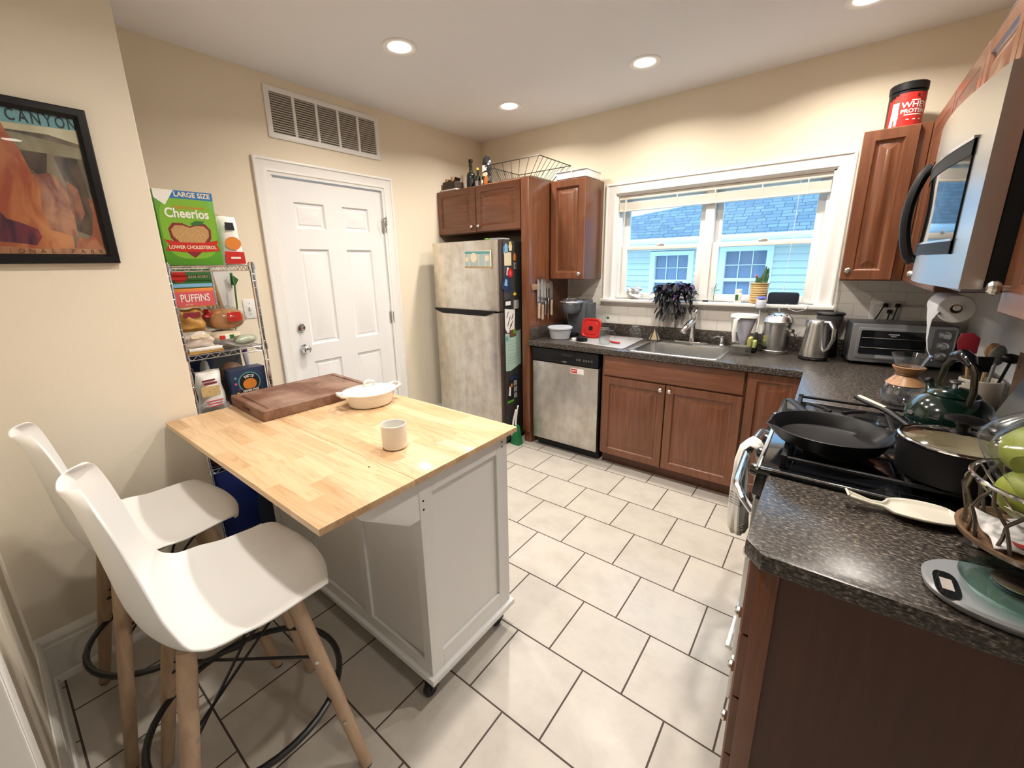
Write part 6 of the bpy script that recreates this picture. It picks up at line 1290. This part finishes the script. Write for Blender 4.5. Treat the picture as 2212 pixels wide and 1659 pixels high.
# saucepan
sp_ = thing('saucepan', 'black saucepan with a glass lid and long pale-edged handle on the range', 'saucepan', (3.180, -1.945, .963)); c_ = (3.180, -1.945, .9635)
part('pot_body', MB().lathe([(0, 0), (.100, 0), (.108, .005), (.110, .016), (.112, .092), (.115, .095), (.111, .096), (.108, .090), (.104, .012), (0, .008)], c_, 48), M['potblk'], sp_)
part('cream_interior', MB().lathe([(.1020, .088), (.1015, .060), (.098, .050), (0, .050)], c_, 40), M['ceramic2'], sp_)
lp_ = part('lid_rim', MB().lathe([(.108, .096), (.115, .0965), (.116, .100), (.112, .103), (.106, .102)], c_, 48), M['chrome'], sp_)
part('lid_glass', MB().lathe([(.107, .1015), (.080, .112), (.045, .119), (0, .122)], c_, 48), M['lidgl'], sp_)
part('lid_knob', MB().lathe([(0, .1225), (.022, .1225), (.014, .128), (.012, .140), (.020, .150), (.036, .155), (.038, .159), (.030, .163), (0, .166)], c_, 32), M['black'], sp_)
hd = Vector((-.60, .80, 0)).normalized(); sd_ = Vector((hd.y, -hd.x, 0)); h0 = Vector(c_)+hd*.112+Vector((0, 0, .078))
def hb(off, w0, dz, t0=0, t1=.215):
    return MB().loft([[h0+hd*t+sd_*(w*math.cos(a))+Vector((0, 0, .022*min(1, t/.09)+.012*t/.2+off+dz*math.sin(a))) for a in [2*PI*k/14 for k in range(14)]] for t, w in [(t0+(t1-t0)*i/8, w0*(.7+.5*i/8 if i < 8 else .7)) for i in range(9)]])
part('handle', hb(0, .013, .008), M['black'], sp_)
part('pale_inlay', hb(.0065, .0075, .003, .105, .205), PK['cream'], sp_)
# towel on oven handle
tw = thing('dish_towel', 'white striped dish towel folded over the oven handle', 'dish towel', (2.695, -1.66, .50))
yc, hw_ = -1.665, .060; TWm = mat('towel_white', (.70, .68, .62), .95, bump=.5, bscale=220, sheen=.3)
def towel_sheet(x_of, z0, z1, out):
    rows = 26; return lambda u, v: (x_of(v)+out*(.010*math.sin(u*9+1)+.007*math.sin(u*19)+.004*math.sin(u*5+v*6)), yc+(u-.5)*2*hw_*(1-.15*math.sin(PI*v))+.006*math.sin(v*5), z0+(z1-z0)*v)
path = [(2.748, -1.62, .60, .018, .034), (2.750, -1.62, .70, .019, .036), (2.744, -1.62, .775, .018, .040), (2.728, -1.62, .812, .017, .044), (2.708, -1.62, .824, .017, .048), (2.690, -1.63, .805, .019, .046), (2.684, -1.645, .75, .024, .042), (2.686, -1.655, .68, .028, .040), (2.690, -1.66, .60, .031, .042), (2.694, -1.665, .53, .034, .044), (2.698, -1.668, .475, .034, .044), (2.700, -1.668, .452, .026, .036), (2.700, -1.668, .447, .010, .014)]
def tring(f, ex=0.):
    f = max(0, min(len(path)-1.001, f)); i = int(f); k = f-i; a_ = [p*(1-k)+q*k for p, q in zip(path[i], path[i+1])]
    px2, pz2 = path[min(i+1, len(path)-1)][0]-path[max(i-1, 0)][0] if k < .5 else path[min(i+2, len(path)-1)][0]-path[i][0], path[min(i+1, len(path)-1)][2]-path[max(i-1, 0)][2] if k < .5 else path[min(i+2, len(path)-1)][2]-path[i][2]
    px2, pz2 = path[i+1][0]-path[i][0], path[i+1][2]-path[i][2]
    if i+2 < len(path): px2, pz2 = px2*(1-k)+(path[i+2][0]-path[i+1][0])*k, pz2*(1-k)+(path[i+2][2]-path[i+1][2])*k
    ln = math.hypot(px2, pz2); nx, nz = pz2/ln, -px2/ln; R_ = []
    for q in range(40):
        a = 2*PI*q/40; w = 1+.10*math.sin(5*a+f*.5)+.05*math.sin(9*a-f*.8)
        u_, v_ = (a_[3]+ex)*math.cos(a)*w, (a_[4]+ex)*math.sin(a)*w
        R_.append((a_[0]+nx*u_, a_[1]+v_, a_[2]+nz*u_))
    return R_
part('cloth', MB().loft([tring(i*.25) for i in range(49)]), TWm, tw)
for k, (f, mm) in enumerate([(7.65+.14*i, PK['grey']) for i in range(5)]+[(9.55+.17*i, PK['cream']) for i in range(4)]):
    part('woven_stripe', MB().loft([tring(f, .0006), tring(f+.03, .0012), tring(f+.06, .0006)], False, False), mm, tw)
# spoon rest
sr = thing('spoon_rest', 'cream ceramic spoon rest on the near countertop', 'spoon rest', (3.09, -2.105, ZC))
m = MB(); A_ = Vector((2.972, -2.146, 0)); B_ = Vector((3.186, -2.112, 0)); dd = B_-A_; SL = dd.length; dd = dd.normalized(); nn = Vector((-dd.y, dd.x, 0))
def srw(t): return .020-.010*min(1, t/.055) if t < .055 else .010+.003*math.sin((t-.055)*30) if t < .075 else .0125+(.050-.0125)*math.sqrt(max(0, 1-((t-.145)/.0745)**2)) if .080 < t < .2195 else .012
def ssm(t): return (srw(max(0, t-.006))+srw(t)+srw(min(SL-.002, t+.006)))/3
def srf(u, v):
    t = SL*(.5-.5*math.cos(PI*(.02+.96*u))); w = ssm(t)*min(1, math.sqrt(max(0, 1-max(0, (t-(SL-.02))/.0205)**2))); s_ = v*2-1
    e = max(abs(s_)**5, max(0, 1-t/.012), max(0, 1-(SL-t)/.012)**1.5); p = A_+dd*t+nn*s_*w
    return (p.x, p.y, ZC+.0085+.0115*min(1, e)+.012*max(0, 1-t/.05))
part('dish', m.grid(srf, 44, 18), M['ceramic2'], sr, smooth=80, solid=.005)
# fruit stand
fs = thing('fruit_stand', 'two-tier metal fruit stand with a wire basket over a wooden tray', 'fruit stand', (3.290, -2.235, ZC)); fx_, fy_ = 3.276, -2.232
BR = mat('twisted_bronze', (.16, .13, .10), .35, metal=.9)
part('tray', MB().lathe([(0, .052), (.118, .052), (.130, .056), (.133, .066), (.126, .066), (.118, .060), (0, .060)], (fx_, fy_, ZC), 44), wood('tray_wood', (.16, .09, .05), (.24, .14, .08), (.30, .19, .12), 'x'), fs)
for k in range(3): a = 2*PI*k/3+.6; part('foot', MB().lathe([(.006, 0), (.011, .003), (.012, .012), (.006, .022), (.005, .052)], (fx_+.09*math.cos(a), fy_+.09*math.sin(a), ZC), 14), M['knob'], fs)
part('basket_rim', MB().tube([(fx_+.128*math.cos(t), fy_+.128*math.sin(t), ZC+.178) for t in [2*PI*i/48 for i in range(48)]], .0045, 8, closed=True), M['chrome'], fs)
for k in range(12):
    a = 2*PI*k/12
    for s_ in (1, -1):
        m = MB(); m.tube([(fx_+r*math.cos(a+s_*d), fy_+r*math.sin(a+s_*d), ZC+z) for r, d, z in ((.126, 0, .176), (.134, .10, .150), (.128, .26, .12), (.120, .30, .09), (.118, .36, .060))], .0032, 6); part('twisted_wire', m, BR, fs)
for r_, z in ((.098, .140), (.060, .112)): part('basket_ring', MB().tube([(fx_+r_*math.cos(t), fy_+r_*math.sin(t), ZC+z) for t in [2*PI*i/32 for i in range(32)]], .0022, 6, closed=True), M['knob'], fs)
for k in range(10): a = 2*PI*k/10; part('basket_rib', MB().tube([(fx_+.127*math.cos(a), fy_+.127*math.sin(a), ZC+.175), (fx_+.098*math.cos(a), fy_+.098*math.sin(a), ZC+.140), (fx_+.060*math.cos(a), fy_+.060*math.sin(a), ZC+.112), (fx_+.01*math.cos(a), fy_+.01*math.sin(a), ZC+.104)], .0022, 6), M['knob'], fs)
PRG = mat('pear_green', (.30, .34, .05), .4, noise=.25, nscale=25); PRG2 = mat('pear_green_speckled', (.22, .31, .06), .4, noise=.35, nscale=30)
def pear(c, tl, m_, label, s_=1.0):
    t = thing('pear', label, 'pear', (c[0], c[1], c[2]-.04*s_), 'green pears in the plastic bag'); mk = MB().lathe([(0, -.040), (.020, -.037), (.036, -.018), (.040, .002), (.034, .022), (.022, .042), (.016, .058), (.008, .066), (0, .067)], n=26)
    M_ = Matrix.Translation(c) @ Euler(tl).to_matrix().to_4x4() @ Matrix.Scale(s_, 4); mk.xf(M_); part('flesh', mk, m_, t); part('stem', MB().cyl((0, 0, .064), (.003, 0, .084), .0018, n=6).xf(M_), PK['brown'], t); return t
pear((fx_-.052, fy_-.022, ZC+.160), (1.5, .3, .4), PRG, 'yellow green pear low at the left of the wire basket', 1.22)
pear((fx_+.046, fy_+.058, ZC+.156), (-1.3, .6, .2), PRG2, 'green pear at the back of the wire basket', 1.15)
pear((fx_+.038, fy_-.062, ZC+.158), (1.3, -.7, 1.2), PRG2, 'speckled green pear low at the near side of the wire basket', 1.22)
pear((fx_-.050, fy_+.012, ZC+.236), (.9, .9, 2.2), PRG, 'large yellow green pear on top of the others, nearest the saucepan', 1.28)
pear((fx_+.040, fy_-.030, ZC+.238), (-.8, 1.1, .3), PRG2, 'green pear on top of the others, nearest the camera', 1.22)
pbg2 = thing('plastic_bag', 'clear plastic produce bag draped around the green pears', 'bag', (fx_, fy_, ZC+.15))
ph = [1.2, .4, 2.2, 5.0]
def pbf(v):
    d = Vector(v); k = 1+.07*math.sin(7*math.atan2(d.y, d.x)+ph[0]+d.z*20)+.05*math.sin(d.z*60+ph[1])+.04*math.sin(11*math.atan2(d.y, d.x)+d.z*45)
    return (fx_+d.x*k, fy_+d.y*k, ZC+.235+d.z*(1+.08*math.sin(5*math.atan2(d.y, d.x))))
part('film', MB().sphere((0, 0, 0), (.122, .120, .092), 60, 36).mapv(pbf), M['clearbag'], pbg2)
npk = thing('napkin_packet', 'white printed paper packet lying on the lower tray of the fruit stand', 'packet', (fx_-.01, fy_-.03, ZC+.061))
part('packet', MB().grid(lambda u, v: (fx_-.095+.19*u, fy_-.085+.17*v, ZC+.066+.012*math.sin(u*5)*math.sin(v*4)+.006*math.sin(u*13+v*9)), 20, 20), mat('packet_white', (.72, .70, .70), .5, noise=.08, nscale=12), npk, solid=.003)
part('printed_red', MB().grid(lambda u, v: (fx_-.070+.035*u, fy_-.072+.018*v, ZC+.0735+.012*math.sin((.13+.18*u)*5)*math.sin((.08+.1*v)*4)+.006*math.sin((.13+.18*u)*13+(.08+.1*v)*9)), 4, 4), PK['red'], npk)
# kitchen scale
ks = thing('kitchen_scale', 'silver oval kitchen scale with a glass tray, at the near edge of the counter', 'kitchen scale', (3.205, -2.392, ZC)); q_ = (3.205, -2.388)
SCm = mat('scale_silver', (.48, .50, .53), .3, metal=.6)
part('scale_body', MB().loft([[(q_[0]+a, q_[1]+b, ZC+z) for a, b in sell(0, 0, rx, ry, 44, 2.4)] for rx, ry, z in ((.110, .078, 0), (.118, .084, .006), (.121, .087, .016), (.117, .083, .021), (.0, .0, .0225))], True, False), SCm, ks)
part('display_bezel', MB().loft([[(q_[0]-.092+a, q_[1]-.026+b, ZC+z) for a, b in sell(0, 0, .017, .040, 20, 3)] for z in (.0212, .0235)]), M['ovengl'], ks)
part('display', MB().box(q_[0]-.100, q_[0]-.084, q_[1]-.045, q_[1]-.010, ZC+.0236, ZC+.0242), mat('lcd_grey', (.42, .38, .36), .3), ks, smooth=0)
part('glass_tray', MB().loft([[(q_[0]+.030+a, q_[1]+.004+b, ZC+z) for a, b in sell(0, 0, rx, ry, 44, 2.2)] for rx, ry, z in ((.088, .076, .028), (.098, .084, .029), (.106, .090, .040), (.104, .088, .040), (.096, .082, .032), (.0, .0, .031))], True, False), M['glassg'], ks)
part('steel_disc', MB().lathe([(0, .0323), (.036, .0323), (.038, .0345), (.034, .0355), (0, .0355)], (q_[0]+.008, q_[1]+.030, ZC), 36), M['blade'], ks)
solo('flat_tray', MB().box(3.16, 3.47, -1.62, -1.31, T0, T0+.010, .002), M['black'], 'thin black tray lying on the wall cabinet above the microwave', 'tray')
# ================================================================ OUTSIDE
def m_shingle():
    m = mat('roof_shingle', (.2, .2, .2), .9); n, l, p = nt(m); tc = n.new('ShaderNodeTexCoord'); s = n.new('ShaderNodeSeparateXYZ'); c = n.new('ShaderNodeCombineXYZ'); l.new(tc.outputs['Object'], s.inputs[0]); l.new(s.outputs['X'], c.inputs[0]); l.new(s.outputs['Y'], c.inputs[1])
    b = n.new('ShaderNodeTexBrick'); b.offset = .37; b.offset_frequency = 3; b.squash = .6; b.squash_frequency = 2
    for k, v in (('Scale', 1), ('Mortar Size', .006), ('Mortar Smooth', .3), ('Bias', -.1), ('Brick Width', .21), ('Row Height', .078)): b.inputs[k].default_value = v
    b.inputs['Color1'].default_value = (.13, .14, .145, 1); b.inputs['Color2'].default_value = (.20, .205, .21, 1); b.inputs['Mortar'].default_value = (.06, .065, .07, 1); l.new(c.outputs[0], b.inputs[0]); l.new(b.outputs[0], p.inputs['Base Color']); return m
nh = thing('neighbor_house', 'neighbouring house with grey shingle roof and pale siding seen through the window', 'house', (1.5, 4.4, -1.5))
M['siding'] = mat('siding_pale', (.66, .64, .56), .7); M['htrim'] = mat('house_trim', (.85, .85, .83), .6)
m = MB()
wins = [(.30, 1.01, .70, 1.69), (1.39, 2.11, .72, 1.725)]
for i in range(34):
    z = 1.80-.099*(i+1); xs_ = [(-3.5, 7.0)]
    for a, b, c, d in wins:
        if z+.03 < d and z+.07 > c: xs_ = [s for x0_, x1_ in xs_ for s in ((x0_, min(x1_, a)), (max(x0_, b), x1_)) if s[1]-s[0] > .01]
    for a, b in xs_: m.loft([[(x, 3.985, z), (x, 4.010, z+.101), (x, 4.05, z+.101), (x, 4.05, z)] for x in (a, b)])
part('siding', m, M['siding'], nh, smooth=0)
part('wall_core', MB().box(-3.5, 7, 4.12, 4.2, -1.6, 1.8), M['siding'], nh, smooth=0)
sl_ = math.tan(math.radians(33))
def rf(x, y): return (x, y, 1.885+(y-3.66)*sl_)
part('roof', MB().loft([[rf(-3.5, 3.66), rf(7, 3.66), rf(7, 5.85), rf(.93, 4.57), rf(-.2, 4.34), rf(-3.5, 3.67)], [tuple(a+b for a, b in zip(rf(x, y), (0, 0, -.03))) for x, y in ((-3.5, 3.66), (7, 3.66), (7, 5.85), (.93, 4.57), (-.2, 4.34), (-3.5, 3.67))]]), m_shingle(), nh, smooth=0)
part('gutter', MB().box(-3.5, 7, 3.60, 3.67, 1.795, 1.885, .012), M['htrim'], nh); part('soffit', MB().box(-3.5, 7, 3.66, 4.05, 1.785, 1.80), M['htrim'], nh, smooth=0)
for a, b, c, d in wins:
    f_ = part('window_frame', MB().box(a, b, 3.965, 4.10, d-.07, d, .004).box(a, b, 3.965, 4.10, c, c+.07, .004).box(a, a+.085, 3.970, 4.10, c+.069, d-.069, .004).box(b-.085, b, 3.970, 4.10, c+.069, d-.069, .004).box(a+.08, b-.08, 3.99, 4.09, (c+d)/2-.02, (c+d)/2+.03, .004), M['htrim'], nh)
    m = MB()
    for s_ in (c+.07, (c+d)/2+.02):
        for k in (1, 2): x = a+.085+(b-a-.17)*k/3; m.box(x-.006, x+.006, 4.035, 4.05, s_, s_+(d-c)/2-.09)
        m.box(a+.08, b-.08, 4.035, 4.05, s_+(d-c)/4-.05, s_+(d-c)/4-.038)
    part('muntins', m, M['htrim'], f_, smooth=0)
    part('pane', MB().box(a+.08, b-.08, 4.055, 4.062, c+.05, d-.05), mat('house_pane', (.20, .23, .30), .12), f_, smooth=0)
struct('ground', MB().box(-12, 16, .3, 20, -1.7, -1.6), mat('ground_outside', (.20, .22, .18), .9), smooth=0)
